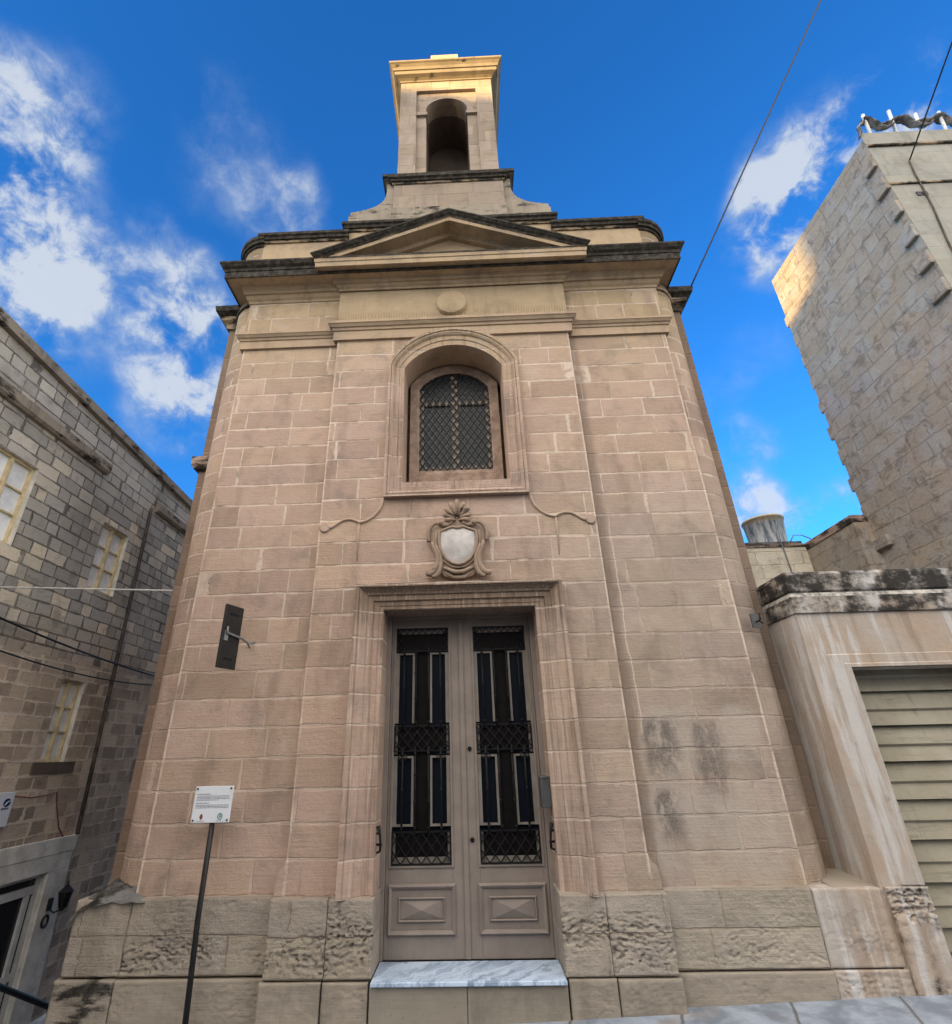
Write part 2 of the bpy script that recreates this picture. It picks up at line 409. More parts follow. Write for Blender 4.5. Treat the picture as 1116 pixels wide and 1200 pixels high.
M['plain'] = plain_stone('dressed_limestone', Z_CH)
M['mould2'] = masonry('moulded_limestone_courses', Z_CH, L=60.0, jw=0.007, jamt=0.55, dark=0.3, idvar=0.10, streak=0.5)
M['lintel'] = plain_stone('dark_stained_limestone', ((0.25, 0.185, 0.145),) * 3, streak=0.75)
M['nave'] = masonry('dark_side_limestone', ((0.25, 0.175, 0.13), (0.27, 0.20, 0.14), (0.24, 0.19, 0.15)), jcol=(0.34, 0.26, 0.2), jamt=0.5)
M['mould'] = plain_stone('moulded_limestone', Z_CH, streak=0.30)
def frieze_mat():
    m_, n_, bs_ = new_mat('chiselled_yellow_limestone')
    pos = n_.n('ShaderNodeNewGeometry').outputs['Position']
    c, n1, n2, st, gr, s = stone_base(n_, pos, ((0.45, 0.345, 0.225),) * 3)
    xw = n_.m('ADD', s[0], n_.m('MULTIPLY', n_.m('SUBTRACT', n_.noise(pos, 9.0, 3.0, 0.6), 0.5), 0.05))
    tooth = n_.m('SINE', n_.m('MULTIPLY', xw, 190.0))
    zw = n_.m('ADD', s[2], n_.m('MULTIPLY', n_.m('SUBTRACT', n2, 0.5), 0.25))
    band = n_.m('MULTIPLY', n_.ss(zw, 6.72, 6.78), n_.m('SUBTRACT', 1.0, n_.ss(zw, 6.88, 6.96)))
    t_ = n_.m('MULTIPLY', band, n_.ss(tooth, -0.1, 0.7))
    c = n_.mix(n_.m('MULTIPLY', t_, 0.32), c, (0.20, 0.14, 0.07))
    n_.link(c, bs_.inputs['Base Color'])
    bs_.inputs['Roughness'].default_value = 0.88
    bs_.inputs['Specular IOR Level'].default_value = 0.2
    bump(n_, bs_, n_.m('ADD', n_.m('MULTIPLY', t_, -0.8), n_.m('ADD', n_.m('MULTIPLY', st, 0.6), n_.m('ADD', n2, n_.m('MULTIPLY', gr, 0.3)))), 0.006)
    return m_


M['frieze'] = frieze_mat()
M['crust'] = plain_stone('blackened_limestone', Z_CH, crust=1.05)
M['greystone'] = plain_stone('grey_weathered_limestone', ((0.33, 0.285, 0.225),) * 3, crust=0.25, streak=0.5)
M['halfcrust'] = plain_stone('streaked_limestone', Z_CH, crust=0.46, streak=0.3)
Z_PL = ((0.375, 0.325, 0.265), (0.375, 0.325, 0.26), (0.35, 0.315, 0.27))
M['plinth'] = masonry('eroded_limestone', Z_PL, h=0.2475, z0=0.205, L=0.75, jw=0.006, jcol=(0.30, 0.235, 0.175), jamt=0.5, dark=0.7, idvar=0.10, bumpd=0.012, big=1.2, seed=21.0)
M['plinth_low'] = plain_stone('grey_limestone', ((0.33, 0.285, 0.23), (0.33, 0.285, 0.23), (0.30, 0.265, 0.22)), dark_holes=0.18, bumpd=0.007)
M['plinth_mould'] = plain_stone('mouldy_grey_limestone', ((0.33, 0.285, 0.23),) * 3, crust=0.40, bumpd=0.012)
M['plinth_pale'] = garage_mat('lime_washed_limestone', 0.0)
M['plinth_dark'] = plain_stone('joint_earth_and_inner_shade', ((0.13, 0.10, 0.08),) * 3)  # joint earth; also the painted shade inside the bellcote
M['cartouche'] = plain_stone('carved_limestone', ((0.33, 0.245, 0.185), (0.33, 0.25, 0.18), (0.32, 0.25, 0.2)), crust=0.18)
M['tower'] = masonry('tower_limestone', ((0.36, 0.295, 0.24), (0.36, 0.29, 0.23), (0.36, 0.295, 0.24)), h=0.27, L=0.5, jw=0.005, jamt=0.35, jcol=(0.30, 0.22, 0.15))
M['capstone'] = plain_stone('weathered_cap_stone', ((0.25, 0.205, 0.145),) * 3, crust=0.12)
M['cement'] = plain_stone('grey_cement', ((0.20, 0.195, 0.19),) * 3, crust=0.42, bumpd=0.02)
M['limewash'] = simple('flaking_limewash', (0.40, 0.38, 0.35), 0.9, var=0.35, scale=18, bmp=0.006)
M['whitestone'] = simple('pale_stone', (0.70, 0.665, 0.59), 0.85, var=0.12, scale=6, bmp=0.003)
M['shield'] = simple('bleached_shield_stone', (0.50, 0.48, 0.465), 0.85, var=0.10, scale=7, bmp=0.004)
M['riser'] = plain_stone('sill_riser_stone', ((0.28, 0.25, 0.205), (0.28, 0.25, 0.205), (0.27, 0.24, 0.2)), dark_holes=0.3, bumpd=0.002)
M['iron'] = simple('black_iron', (0.009, 0.009, 0.011), 0.55, 0.0, 0.2, 0.3, 20)
M['black'] = simple('black_paint', (0.012, 0.012, 0.013), 0.5, 0.0, 0.4, 0.2, 12)
M['doorpaint'] = simple('taupe_door_paint', (0.235, 0.200, 0.176), 0.55, 0.0, 0.25, 0.06, 5, 0.0015)
M['doorpale'] = simple('pale_inner_frame_paint', (0.20, 0.180, 0.158), 0.6, 0, 0.3, 0.08, 8)
M['casepale'] = simple('pale_casement_paint', (0.30, 0.26, 0.215), 0.6, 0, 0.3, 0.08, 8)
M['wood'] = simple('weathered_window_wood', (0.30, 0.215, 0.165), 0.75, 0, 0.25, 0.18, 10, 0.002)
M['creamwood'] = simple('cream_casement_paint', (0.66, 0.54, 0.33), 0.6, 0, 0.3, 0.12, 9)
M['whitealu'] = simple('grey_white_frame', (0.62, 0.62, 0.60), 0.8, 0, 0.1, 0.06, 9)
M['darkwood'] = simple('dark_brown_panel', (0.006, 0.005, 0.005), 0.6, 0, 0.10, 0.2, 9)
M['curtain'] = simple('net_curtain_sky_reflection', (0.80, 0.84, 0.90), 0.35, 0, 0.5, 0.08, 6)  # pale blue: sky reflected in the panes put into the curtain colour
M['signwhite'] = simple('white_sign_panel', (0.72, 0.76, 0.82), 0.35, 0, 0.5, 0.02, 5)
M['ink'] = simple('grey_ink', (0.16, 0.18, 0.22), 0.6, 0, 0.3, 0.1, 30)
M['red'] = simple('dull_red', (0.22, 0.06, 0.05), 0.6)
M['green'] = simple('grey_green', (0.10, 0.24, 0.20), 0.6)
M['blueink'] = simple('dark_blue', (0.02, 0.03, 0.12), 0.5)
M['boxgrey'] = simple('dull_grey_box', (0.085, 0.088, 0.092), 0.5, 0.2, 0.4, 0.12, 14)
M['greymetal'] = simple('grey_metal', (0.22, 0.23, 0.24), 0.5, 0.3, 0.5, 0.12, 14)
M['pipe'] = simple('brown_pipe', (0.085, 0.062, 0.05), 0.6, 0, 0.3, 0.3, 6)
M['whitecable'] = simple('white_cable', (0.62, 0.62, 0.60), 0.6)
M['redwire'] = simple('red_wire', (0.20, 0.06, 0.05), 0.6)
M['polewhite'] = simple('white_pole', (0.75, 0.75, 0.73), 0.5)
M['tarp'] = simple('grey_tarpaulin', (0.22, 0.21, 0.20), 0.8, 0, 0.2, 0.4, 6, 0.01)
M['hose'] = simple('pale_corrugated_hose', (0.48, 0.46, 0.44), 0.5)
def slat_mat():
    m_, n_, bs_ = new_mat('grimy_cream_shutter_paint')
    pos = n_.n('ShaderNodeNewGeometry').outputs['Position']
    a = n_.noise(pos, 1.6, 5.0, 0.6)
    b = n_.noise(n_.scale3(pos, (3.0, 3.0, 22.0)), 1.0, 6.0, 0.65)
    d = n_.noise(n_.scale3(pos, (16.0, 16.0, 1.1)), 1.0, 5.0, 0.65)
    g = n_.noise(pos, 45.0, 4.0, 0.7)
    c = n_.mix(n_.ss(a, 0.35, 0.65), (0.27, 0.245, 0.18), (0.345, 0.32, 0.25))
    c = n_.mix(n_.m('MULTIPLY', n_.ss(b, 0.54, 0.70), 0.45), c, (0.13, 0.115, 0.085))
    c = n_.mix(n_.m('MULTIPLY', n_.ss(d, 0.54, 0.72), 0.40), c, (0.15, 0.125, 0.085))
    c = n_.mix(n_.m('MULTIPLY', n_.ss(g, 0.62, 0.74), 0.35), c, (0.12, 0.085, 0.055))
    n_.link(c, bs_.inputs['Base Color'])
    bs_.inputs['Roughness'].default_value = 0.6
    bs_.inputs['Specular IOR Level'].default_value = 0.3
    bump(n_, bs_, n_.m('ADD', a, n_.m('MULTIPLY', g, 0.2)), 0.010)
    return m_


M['slat'] = slat_mat()
M['rust'] = simple('rusty_edge', (0.35, 0.22, 0.10), 0.8, 0, 0.2, 0.3, 12)


def glass_mat(name, c, rough=0.08):
    m_, n_, bs_ = new_mat(name)
    bs_.inputs['Base Color'].default_value = (*c, 1)
    bs_.inputs['Roughness'].default_value = rough
    bs_.inputs['Specular IOR Level'].default_value = 0.5
    p_ = n_.n('ShaderNodeTexCoord').outputs['Object']
    bump(n_, bs_, n_.noise(p_, 6.0, 2.0, 0.5), 0.004, 0.6)
    return m_


M['blueglass'] = glass_mat('blue_tinted_glass', (0.0045, 0.0075, 0.013), 0.45)
M['blueglass'].node_tree.nodes['Principled BSDF'].inputs['Specular IOR Level'].default_value = 0.09
M['darkglass'] = glass_mat('dark_glass', (0.075, 0.085, 0.088), 0.3)
M['housedark'] = glass_mat('dark_door_glass', (0.012, 0.010, 0.010), 0.25)


def base_house(n_, pos, idv):
    s = n_.sep(pos)
    n1 = n_.noise(pos, 0.8, 4.0, 0.55)
    n2 = n_.noise(pos, 3.3, 5.0, 0.65)
    st = n_.noise(n_.scale3(pos, (3, 3, 30)), 1.0, 4.0, 0.6)
    gr = n_.noise(pos, 55.0, 3.0, 0.7)
    hz = n_.ss(n_.m('ADD', s[2], n_.m('MULTIPLY', n_.m('SUBTRACT', n1, 0.5), 1.6)), 2.6, 3.7)
    up = n_.mix(n_.ss(idv, 0.72, 0.95), (0.47, 0.44, 0.385), (0.66, 0.58, 0.45))
    lo = n_.mix(n_.ss(idv, 0.4, 0.95), (0.50, 0.39, 0.295), (0.60, 0.48, 0.365))
    c = n_.mix(hz, lo, up)
    top = n_.ss(n_.m('ADD', s[2], n_.m('MULTIPLY', n2, 0.6)), 5.6, 6.1)
    c = n_.mix(n_.m('MULTIPLY', top, 0.75), c, (0.50, 0.465, 0.40))
    c = n_.mix(n_.m('MULTIPLY', n_.ss(n2, 0.52, 0.75), 0.50), c, (0.13, 0.118, 0.10))
    c = n_.mix(n_.m('MULTIPLY', n_.ss(n1, 0.52, 0.72), 0.40), c, (0.17, 0.155, 0.135))
    c = n_.mix(n_.m('MULTIPLY', n_.ss(gr, 0.6, 0.8), 0.3), c, (0.06, 0.05, 0.045))
    return c, n1, n2, st, gr, s


M['house_up'] = masonry('weathered_house_blocks', None, h=0.172, z0=0.0, L=0.31, jw=0.010, jcol=(0.085, 0.075, 0.065), jamt=0.75, dark=0.5,
                        idvar=0.20, bumpd=0.012, warp=0.014, seed=2.0, base=base_house, jb=-2.2, big=0.8)
M['house_lo'] = masonry('brown_house_blocks', None, h=0.172, z0=0.0, L=0.25, jw=0.017, jcol=(0.74, 0.62, 0.49), jamt=0.9, dark=0.05,
                        idvar=0.24, bumpd=0.012, warp=0.020, seed=4.0, base=base_house, jb=-0.8, big=0.8)


def base_tall(n_, pos, idv):
    s = n_.sep(pos)
    n1 = n_.noise(pos, 0.75, 5.0, 0.6)
    n2 = n_.noise(pos, 2.6, 6.0, 0.62, 0.3)
    st = n_.noise(n_.scale3(pos, (3, 3, 9)), 1.0, 5.0, 0.6)
    gr = n_.noise(pos, 34.0, 4.0, 0.7)
    c = n_.mix(n_.ss(n1, 0.35, 0.65), (0.42, 0.345, 0.27), (0.385, 0.345, 0.295))
    c = n_.mix(n_.m('MULTIPLY', n_.ss(n2, 0.47, 0.60), 0.75), c, (0.41, 0.395, 0.37))       # lean grey render left on the stone
    c = n_.mix(n_.m('MULTIPLY', n_.ss(n_.noise(pos, 4.8, 7.0, 0.70, 0.6), 0.50, 0.64), 0.60), c, (0.155, 0.13, 0.105))
    c = n_.mix(n_.m('MULTIPLY', n_.ss(gr, 0.58, 0.76), 0.3), c, (0.14, 0.12, 0.10))
    return c, n1, n2, st, gr, s


M['tall'] = masonry('rough_party_wall', None, h=0.2625, z0=0.03, L=0.55, jw=0.016, jcol=(0.22, 0.18, 0.14), jamt=0.30, dark=0.3, idvar=0.07,
                    bumpd=0.011, warp=0.03, seed=7.0, base=base_tall, jb=-1.0, big=1.0)
M['tallfront'] = masonry('smooth_grey_front', ((0.37, 0.36, 0.315), (0.37, 0.36, 0.315), (0.35, 0.35, 0.32)), h=0.2625, z0=0.03, L=0.7, jw=0.004,
                         jcol=(0.26, 0.25, 0.22), jamt=0.5, dark=0.1, idvar=0.05, bumpd=0.003, seed=9.0)
M['backwall'] = masonry('pale_yard_wall', ((0.80, 0.73, 0.58), (0.80, 0.73, 0.58), (0.76, 0.70, 0.58)), h=0.26, z0=0.0, L=0.6, jw=0.008,
                        jcol=(0.40, 0.33, 0.24), jamt=0.5, dark=0.2, idvar=0.12, bumpd=0.01, seed=12.0, big=1.0)


M['garage'] = garage_mat('garage_render', 0.0)
M['garageblack'] = garage_mat('black_algae_coping', 0.66)
M['garagehalf'] = garage_mat('half_black_coping', 0.55)
M['pier'] = garage_mat('flaking_pier_foot', 0.12)


def marble_mat():
    m_, n_, bs_ = new_mat('veined_marble')
    pos = n_.n('ShaderNodeNewGeometry').outputs['Position']
    q = n_.vm('ADD', pos, n_.vm('MULTIPLY', n_.n('ShaderNodeTexNoise').outputs['Color'], (0, 0, 0)))
    wn = n_.noise(pos, 3.0, 5.0, 0.6, 0.8)
    s = n_.sep(pos)
    t = n_.m('ADD', n_.m('ADD', n_.m('MULTIPLY', s[0], 13.0), n_.m('MULTIPLY', s[1], -13.0)), n_.m('MULTIPLY', wn, 7.0))
    vn = n_.noise(n_.comb(t, n_.m('MULTIPLY', n_.m('ADD', s[0], s[1]), 1.4), n_.m('MULTIPLY', s[2], 5.0)), 1.0, 6.0, 0.66)
    c = n_.mix(n_.ss(vn, 0.40, 0.66), (0.56, 0.68, 0.86), (0.20, 0.28, 0.40))  # blue of the sky overhead put into the marble colour
    n_.link(c, bs_.inputs['Base Color'])
    bs_.inputs['Roughness'].default_value = 0.32
    bs_.inputs['Specular IOR Level'].default_value = 0.5
    bump(n_, bs_, n_.noise(pos, 14.0, 4.0, 0.6), 0.002)
    return m_


M['marble'] = marble_mat()


def paving_mat():
    m_, n_, bs_ = new_mat('worn_grey_paving')
    pos = n_.n('ShaderNodeNewGeometry').outputs['Position']
    s = n_.sep(pos)
    wv = n_.m('MULTIPLY', n_.m('SUBTRACT', n_.noise(pos, 4.0, 3.0, 0.5), 0.5), 0.03)
    ux = n_.m('DIVIDE', n_.m('ADD', n_.m('ADD', s[0], n_.m('MULTIPLY', s[1], -0.35)), wv), 0.78)
    uy = n_.m('DIVIDE', n_.m('ADD', s[1], wv), 0.55)
    fx = n_.m('MULTIPLY', n_.m('FRACT', ux), 0.78); fy = n_.m('MULTIPLY', n_.m('FRACT', uy), 0.55)
    d = n_.m('MINIMUM', n_.m('MINIMUM', fx, n_.m('SUBTRACT', 0.78, fx)), n_.m('MINIMUM', fy, n_.m('SUBTRACT', 0.55, fy)))
    j = n_.m('SUBTRACT', 1.0, n_.ss(d, 0.004, 0.014))
    n2 = n_.noise(pos, 4.5, 7.0, 0.64, 0.3)
    c = n_.mix(n_.ss(n2, 0.36, 0.66), (0.17, 0.205, 0.26), (0.34, 0.395, 0.48))  # bluish tones: reflected sky put into the grey stone colour
    c = n_.mix(n_.m('MULTIPLY', n_.ss(n_.noise(pos, 2.0, 4.0, 0.6), 0.55, 0.7), 0.5), c, (0.30, 0.25, 0.20))
    c = n_.mix(n_.m('MULTIPLY', j, 0.8), c, (0.10, 0.095, 0.09))
    n_.link(c, bs_.inputs['Base Color'])
    bs_.inputs['Roughness'].default_value = 0.42
    bs_.inputs['Specular IOR Level'].default_value = 0.5
    bump(n_, bs_, n_.m('ADD', n_.m('MULTIPLY', j, -0.8), n_.m('MULTIPLY', n2, 1.0)), 0.008)
    return m_


M['paving'] = paving_mat()
M['asphalt'] = simple('asphalt', (0.055, 0.053, 0.05), 0.9, 0, 0.3, 0.2, 12, 0.004)


def tank_mat():
    m_, n_, bs_ = new_mat('streaked_tank_metal')
    pos = n_.n('ShaderNodeNewGeometry').outputs['Position']
    ws = n_.noise(n_.scale3(pos, (9, 9, 1.6)), 1.6, 6.0, 0.65)
    s = n_.sep(pos)
    c = n_.mix(n_.ss(ws, 0.45, 0.6), (0.70, 0.73, 0.76), (0.20, 0.24, 0.30))
    top = n_.ss(n_.m('ADD', s[2], n_.m('MULTIPLY', n_.m('SUBTRACT', ws, 0.5), 0.25)), 5.56, 5.64)
    c = n_.mix(n_.m('MULTIPLY', top, 0.85), c, (0.62, 0.50, 0.30))  # sunlit yellow of the rim put into the top colour
    n_.link(c, bs_.inputs['Base Color'])
    bs_.inputs['Roughness'].default_value = 0.55
    return m_


M['tank'] = tank_mat()


# ------------------------------------------------------------------ mesh helpers
class MB:
    def __init__(self):
        self.v = []; self.f = []; self.mi = []; self.uv = []; self.sm = []

    def add(self, pts, mi=0, uv=None, smooth=False):
        b = len(self.v)
        self.v += [tuple(p) for p in pts]
        self.f.append(tuple(range(b, b + len(pts))))
        self.mi.append(mi); self.uv.append(uv); self.sm.append(smooth)

    def box(self, x0, x1, y0, y1, z0, z1, mi=0):
        P = [(x0, y0, z0), (x1, y0, z0), (x1, y1, z0), (x0, y1, z0), (x0, y0, z1), (x1, y0, z1), (x1, y1, z1), (x0, y1, z1)]
        for q in ((0, 3, 2, 1), (4, 5, 6, 7), (0, 1, 5, 4), (1, 2, 6, 5), (2, 3, 7, 6), (3, 0, 4, 7)):
            self.add([P[i] for i in q], mi)

    def obox(self, c, ax, ay, az, mi=0):
        """box with centre c and half-axis vectors"""
        c = Vector(c); ax = Vector(ax); ay = Vector(ay); az = Vector(az)
        P = [c + sx * ax + sy * ay + sz * az for sz in (-1, 1) for sx, sy in ((-1, -1), (1, -1), (1, 1), (-1, 1))]
        for q in ((0, 3, 2, 1), (4, 5, 6, 7), (0, 1, 5, 4), (1, 2, 6, 5), (2, 3, 7, 6), (3, 0, 4, 7)):
            self.add([P[i] for i in q], mi)

    def bar(self, a, b, w_, d_, mi=0, up=(0, 1, 0)):
        a = Vector(a); b = Vector(b); t = (b - a)
        L_ = t.length
        if L_ < 1e-6: return
        t /= L_
        s_ = t.cross(Vector(up))
        if s_.length < 1e-4: s_ = t.cross(Vector((1, 0, 0)))
        s_.normalize(); q = s_.cross(t)
        self.obox((a + b) / 2, t * L_ / 2, s_ * w_ / 2, q * d_ / 2, mi)

    def prism(self, poly, y0, y1, mi=0, cap_back=False):
        """polygon in xz, counter-clockwise seen from -Y, pulled from y0 (front) to y1"""
        self.add([(x, y0, z) for x, z in poly], mi)
        if cap_back: self.add([(x, y1, z) for x, z in reversed(poly)], mi)
        n = len(poly)
        for i in range(n):
            (xa, za), (xb, zb) = poly[i], poly[(i + 1) % n]
            self.add([(xb, y0, zb), (xa, y0, za), (xa, y1, za), (xb, y1, zb)], mi)

    def tube(self, pts, r, n=8, mi=0, smooth=True, closed=False):
        pts = [Vector(p) for p in pts]
        rs = r if isinstance(r, (list, tuple)) else [r] * len(pts)
        rings = []
        prev = None
        m_ = len(pts)
        for i, p in enumerate(pts):
            if closed: t = pts[(i + 1) % m_] - pts[i - 1]
            else: t = pts[min(i + 1, m_ - 1)] - pts[max(i - 1, 0)]
            t.normalize()
            if prev is None:
                a = t.cross(Vector((0, 0, 1)))
                if a.length < 1e-3: a = t.cross(Vector((0, 1, 0)))
            else:
                a = prev - t * prev.dot(t)
            a.normalize(); prev = a
            b = t.cross(a)
            rings.append([p + (a * math.cos(2 * math.pi * k / n) + b * math.sin(2 * math.pi * k / n)) * rs[i] for k in range(n)])
        rg = range(m_) if closed else range(m_ - 1)
        for i in rg:
            A = rings[i]; B = rings[(i + 1) % m_]
            for k in range(n):
                self.add([A[k], A[(k + 1) % n], B[(k + 1) % n], B[k]], mi, None, smooth)
        if not closed:
            self.add(list(reversed(rings[0])), mi); self.add(rings[-1], mi)

    def sweep(self, path, prof, cap=True):
        """path: xy points, solid lies on the left hand; prof: (distance out to the right hand, z, material) from bottom to top"""
        P = [Vector((a, b)) for a, b in path]
        n = len(P)
        mit = []
        for i in range(n):
            d0 = (P[i] - P[i - 1]).normalized() if i > 0 else None
            d1 = (P[i + 1] - P[i]).normalized() if i < n - 1 else None
            n0 = Vector((d0.y, -d0.x)) if d0 else None
            n1 = Vector((d1.y, -d1.x)) if d1 else None
            if n0 is None: mit.append(n1)
            elif n1 is None: mit.append(n0)
            else: mit.append((n0 + n1) / (1 + n0.dot(n1)))
        S_ = [[(P[i].x + mit[i].x * d, P[i].y + mit[i].y * d, z) for d, z, _ in prof] for i in range(n)]
        for i in range(n - 1):
            for k in range(len(prof) - 1):
                self.add([S_[i][k], S_[i + 1][k], S_[i + 1][k + 1], S_[i][k + 1]], prof[k][2])
        if cap:
            self.add(list(S_[0]), prof[0][2]); self.add(list(reversed(S_[-1])), prof[0][2])

    def strip(self, stations, prof, closed=False):
        """stations: (inner xz, outer xz); prof: (share from inner to outer, y, material)"""
        S_ = [[(a[0] + (b[0] - a[0]) * s, y, a[1] + (b[1] - a[1]) * s) for s, y, _ in prof] for a, b in stations]
        n = len(S_)
        for i in range(n if closed else n - 1):
            A = S_[i]; B = S_[(i + 1) % n]
            for k in range(len(prof) - 1):
                self.add([A[k], A[k + 1], B[k + 1], B[k]], prof[k][2])
        if not closed:
            self.add(list(S_[0]), prof[0][2]); self.add(list(reversed(S_[-1])), prof[0][2])

    def grid(self, fn, nu, nv, mi=0, uvfn=None, smooth=True):
        b = len(self.v)
        for j in range(nv + 1):
            for i in range(nu + 1):
                self.v.append(tuple(fn(i / nu, j / nv)))
        for j in range(nv):
            for i in range(nu):
                q = (b + j * (nu + 1) + i, b + j * (nu + 1) + i + 1, b + (j + 1) * (nu + 1) + i + 1, b + (j + 1) * (nu + 1) + i)
                self.f.append(q); self.mi.append(mi); self.sm.append(smooth)
                self.uv.append([uvfn(a / nu, c / nv) for a, c in ((i, j), (i + 1, j), (i + 1, j + 1), (i, j + 1))] if uvfn else None)

    def build(self, name, mats, parent=None, bevel=0.0, fix=True):
        me = bpy.data.meshes.new(name)
        me.from_pydata(self.v, [], self.f)
        if not isinstance(mats, (list, tuple)): mats = [mats]
        for m_ in mats: me.materials.append(m_)
        lay = me.uv_layers.new(name='uv')
        for p, mi, uv, sm in zip(me.polygons, self.mi, self.uv, self.sm):
            p.material_index = min(mi, len(mats) - 1)
            p.use_smooth = sm
            nx, ny, nz = p.normal
            for k, li in enumerate(p.loop_indices):
                if uv: lay.data[li].uv = uv[k]; continue
                x, y, z = self.v[me.loops[li].vertex_index]
                if abs(nz) > 0.75: lay.data[li].uv = (x, y)
                else:
                    l_ = math.hypot(nx, ny) or 1
                    lay.data[li].uv = ((-ny * x + nx * y) / l_ if abs(ny) >= abs(nx) else (-ny * x + nx * y) / l_ + 7.3, z)
        bm = bmesh.new(); bm.from_mesh(me)
        bmesh.ops.remove_doubles(bm, verts=bm.verts, dist=1e-5)
        if fix: bmesh.ops.recalc_face_normals(bm, faces=bm.faces)
        bm.to_mesh(me); bm.free()
        o = bpy.data.objects.new(name, me)
        col.objects.link(o)
        if parent is not None: o.parent = parent
        if bevel:
            md = o.modifiers.new('bevel', 'BEVEL'); md.width = bevel; md.segments = 2; md.limit_method = 'ANGLE'; md.angle_limit = R(40)
            md.use_clamp_overlap = True
        return o


def tag(o, label=None, cat=None, group=None, kind=None):
    if label: o['label'] = label
    if cat: o['category'] = cat
    if group: o['group'] = group
    if kind: o['kind'] = kind
    return o


def thing(name, label, cat, loc=(0, 0, 0), group=None):
    o = bpy.data.objects.new(name, None)
    col.objects.link(o)
    o.empty_display_size = 0.2
    tag(o, label, cat, group)
    return o


def seg_arc(hw, zs, rise, n=20):
    """segmental arch from left to right, springing at zs"""
    Rr = (hw * hw + rise * rise) / (2 * rise); zc = zs + rise - Rr
    a0 = math.asin(min(1, hw / Rr))
    if rise > hw: a0 = math.pi - a0
    return [(Rr * math.sin(-a0 + 2 * a0 * i / n), zc + Rr * math.cos(-a0 + 2 * a0 * i / n)) for i in range(n + 1)]


def fbm(p, o=5, h=0.9, l=2.1):
    return mn.fractal(Vector(p), h, l, o)


# ================================================================== SETTING
def gz(x):                                             # the street climbs a little to the right
    return -0.03 + 0.030 * max(-6, min(30, x - 0.5))


m = MB()
xs = [-120, -60, -20, -6, -3.45, 0.5, 6, 12, 30.5, 60, 120]
for a, b in zip(xs[:-1], xs[1:]):
    m.add([(a, -1.7, gz(a)), (b, -1.7, gz(b)), (b, -1.2, gz(b)), (a, -1.2, gz(a))])
    if a >= -3.5:
        m.add([(a, -1.2, gz(a)), (b, -1.2, gz(b)), (b, 40, gz(b)), (a, 40, gz(a))])
st_ = m.build('pavement', M['paving'])
tag(st_, 'worn bluish grey stone paving in front of the chapel', kind='structure')
m = MB()
for a, b in zip(xs[:-1], xs[1:]):
    m.add([(a, -140, gz(a) - 0.12), (b, -140, gz(b) - 0.12), (b, -1.7, gz(b) - 0.12), (a, -1.7, gz(a) - 0.12)])
    m.add([(a, -1.7, gz(a) - 0.12), (b, -1.7, gz(b) - 0.12), (b, -1.7, gz(b)), (a, -1.7, gz(a))])
tag(m.build('road', M['asphalt']), 'unseen road before the pavement, dark asphalt chosen to cut bounced light', kind='structure')

m = MB()
n_st = 9
m.add([(-3.45, -1.2, gz(-3.45)), (-3.45, -1.2, -1.7), (-3.45, 40, -1.7), (-3.45, 40, gz(-3.45))])
for i in range(n_st):
    y0 = -1.2 + i * 0.31; z1 = gz(-5) - (i + 1) * 0.165; z0 = gz(-5) - i * 0.165
    m.add([(-5.6, y0, z1), (-3.45, y0, z1), (-3.45, y0, z0), (-5.6, y0, z0)])
    y1 = y0 + 0.31 if i < n_st - 1 else 40
    m.add([(-5.6, y0, z1), (-3.45, y0, z1), (-3.45, y1, z1), (-5.6, y1, z1)])
a_ = m.build('alley_steps', M['paving'])
tag(a_, 'stone steps going down into the alley at the left', kind='structure')
m = MB()
m.add([(-400, -400, -4), (400, -400, -4), (400, 400, -4), (-400, 400, -4)])
tag(m.build('terrain', M['paving']), 'ground under the town', kind='structure')

# ================================================================== CHAPEL
chapel = thing('chapel', 'small buff limestone chapel with pediment, bellcote and grey double door', 'chapel')
YB, YC = 0.0, -0.075
XB, XC = 2.69, 1.455

# --- side bays
for s in (-1, 1):
    m = MB()
    x0, x1 = sorted((s * XC, s * XB))
    m.add([(x0, YB, 0.66), (x1, YB, 0.66), (x1, YB, 7.32), (x0, YB, 7.32)])
    m.add([(s * XB, YB, 0.66), (s * XB, 0.12, 0.66), (s * XB, 0.12, 7.32), (s * XB, YB, 7.32)])
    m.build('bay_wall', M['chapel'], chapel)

# --- central bay with the openings for door and window
DW, DT = 0.735, 2.98                                   # door half width, head
NW, NB, NS, NR = 0.592, 4.39, 5.975, 0.345             # niche half width, sill, springing, rise
m = MB()
fl = [(1.53, 0.66), (1.53, 0.835), (1.515, 0.865), (1.485, 0.885), (1.468, 0.91), (XC, 0.95)]
for s in (-1, 1):
    poly = [(s * DW, 0.66)] + [(s * x, z) for x, z in fl] + [(s * XC, DT), (s * DW, DT)]
    if s < 0: poly.reverse()
    m.add([(x, YC, z) for x, z in poly])
    for (xa, za), (xb, zb) in zip(fl, fl[1:] + [(XC, 6.5)]):
        m.add([(s * xa, YC, za), (s * xb, YC, zb), (s * xb, 0.01, zb), (s * xa, 0.01, za)])
m.add([(-XC, YC, DT), (XC, YC, DT), (XC, YC, NB), (-XC, YC, NB)])
m.add([(-XC, YC, NB), (-NW, YC, NB), (-NW, YC, NS), (-XC, YC, NS)])
m.add([(NW, YC, NB), (XC, YC, NB), (XC, YC, NS), (NW, YC, NS)])
arc = seg_arc(NW, NS, NR, 24)
m.add([(-XC, YC, NS)] + [(x, YC, z) for x, z in arc] + [(XC, YC, NS), (XC, YC, 6.6), (-XC, YC, 6.6)])
m.build('central_bay', M['chapel'], chapel)

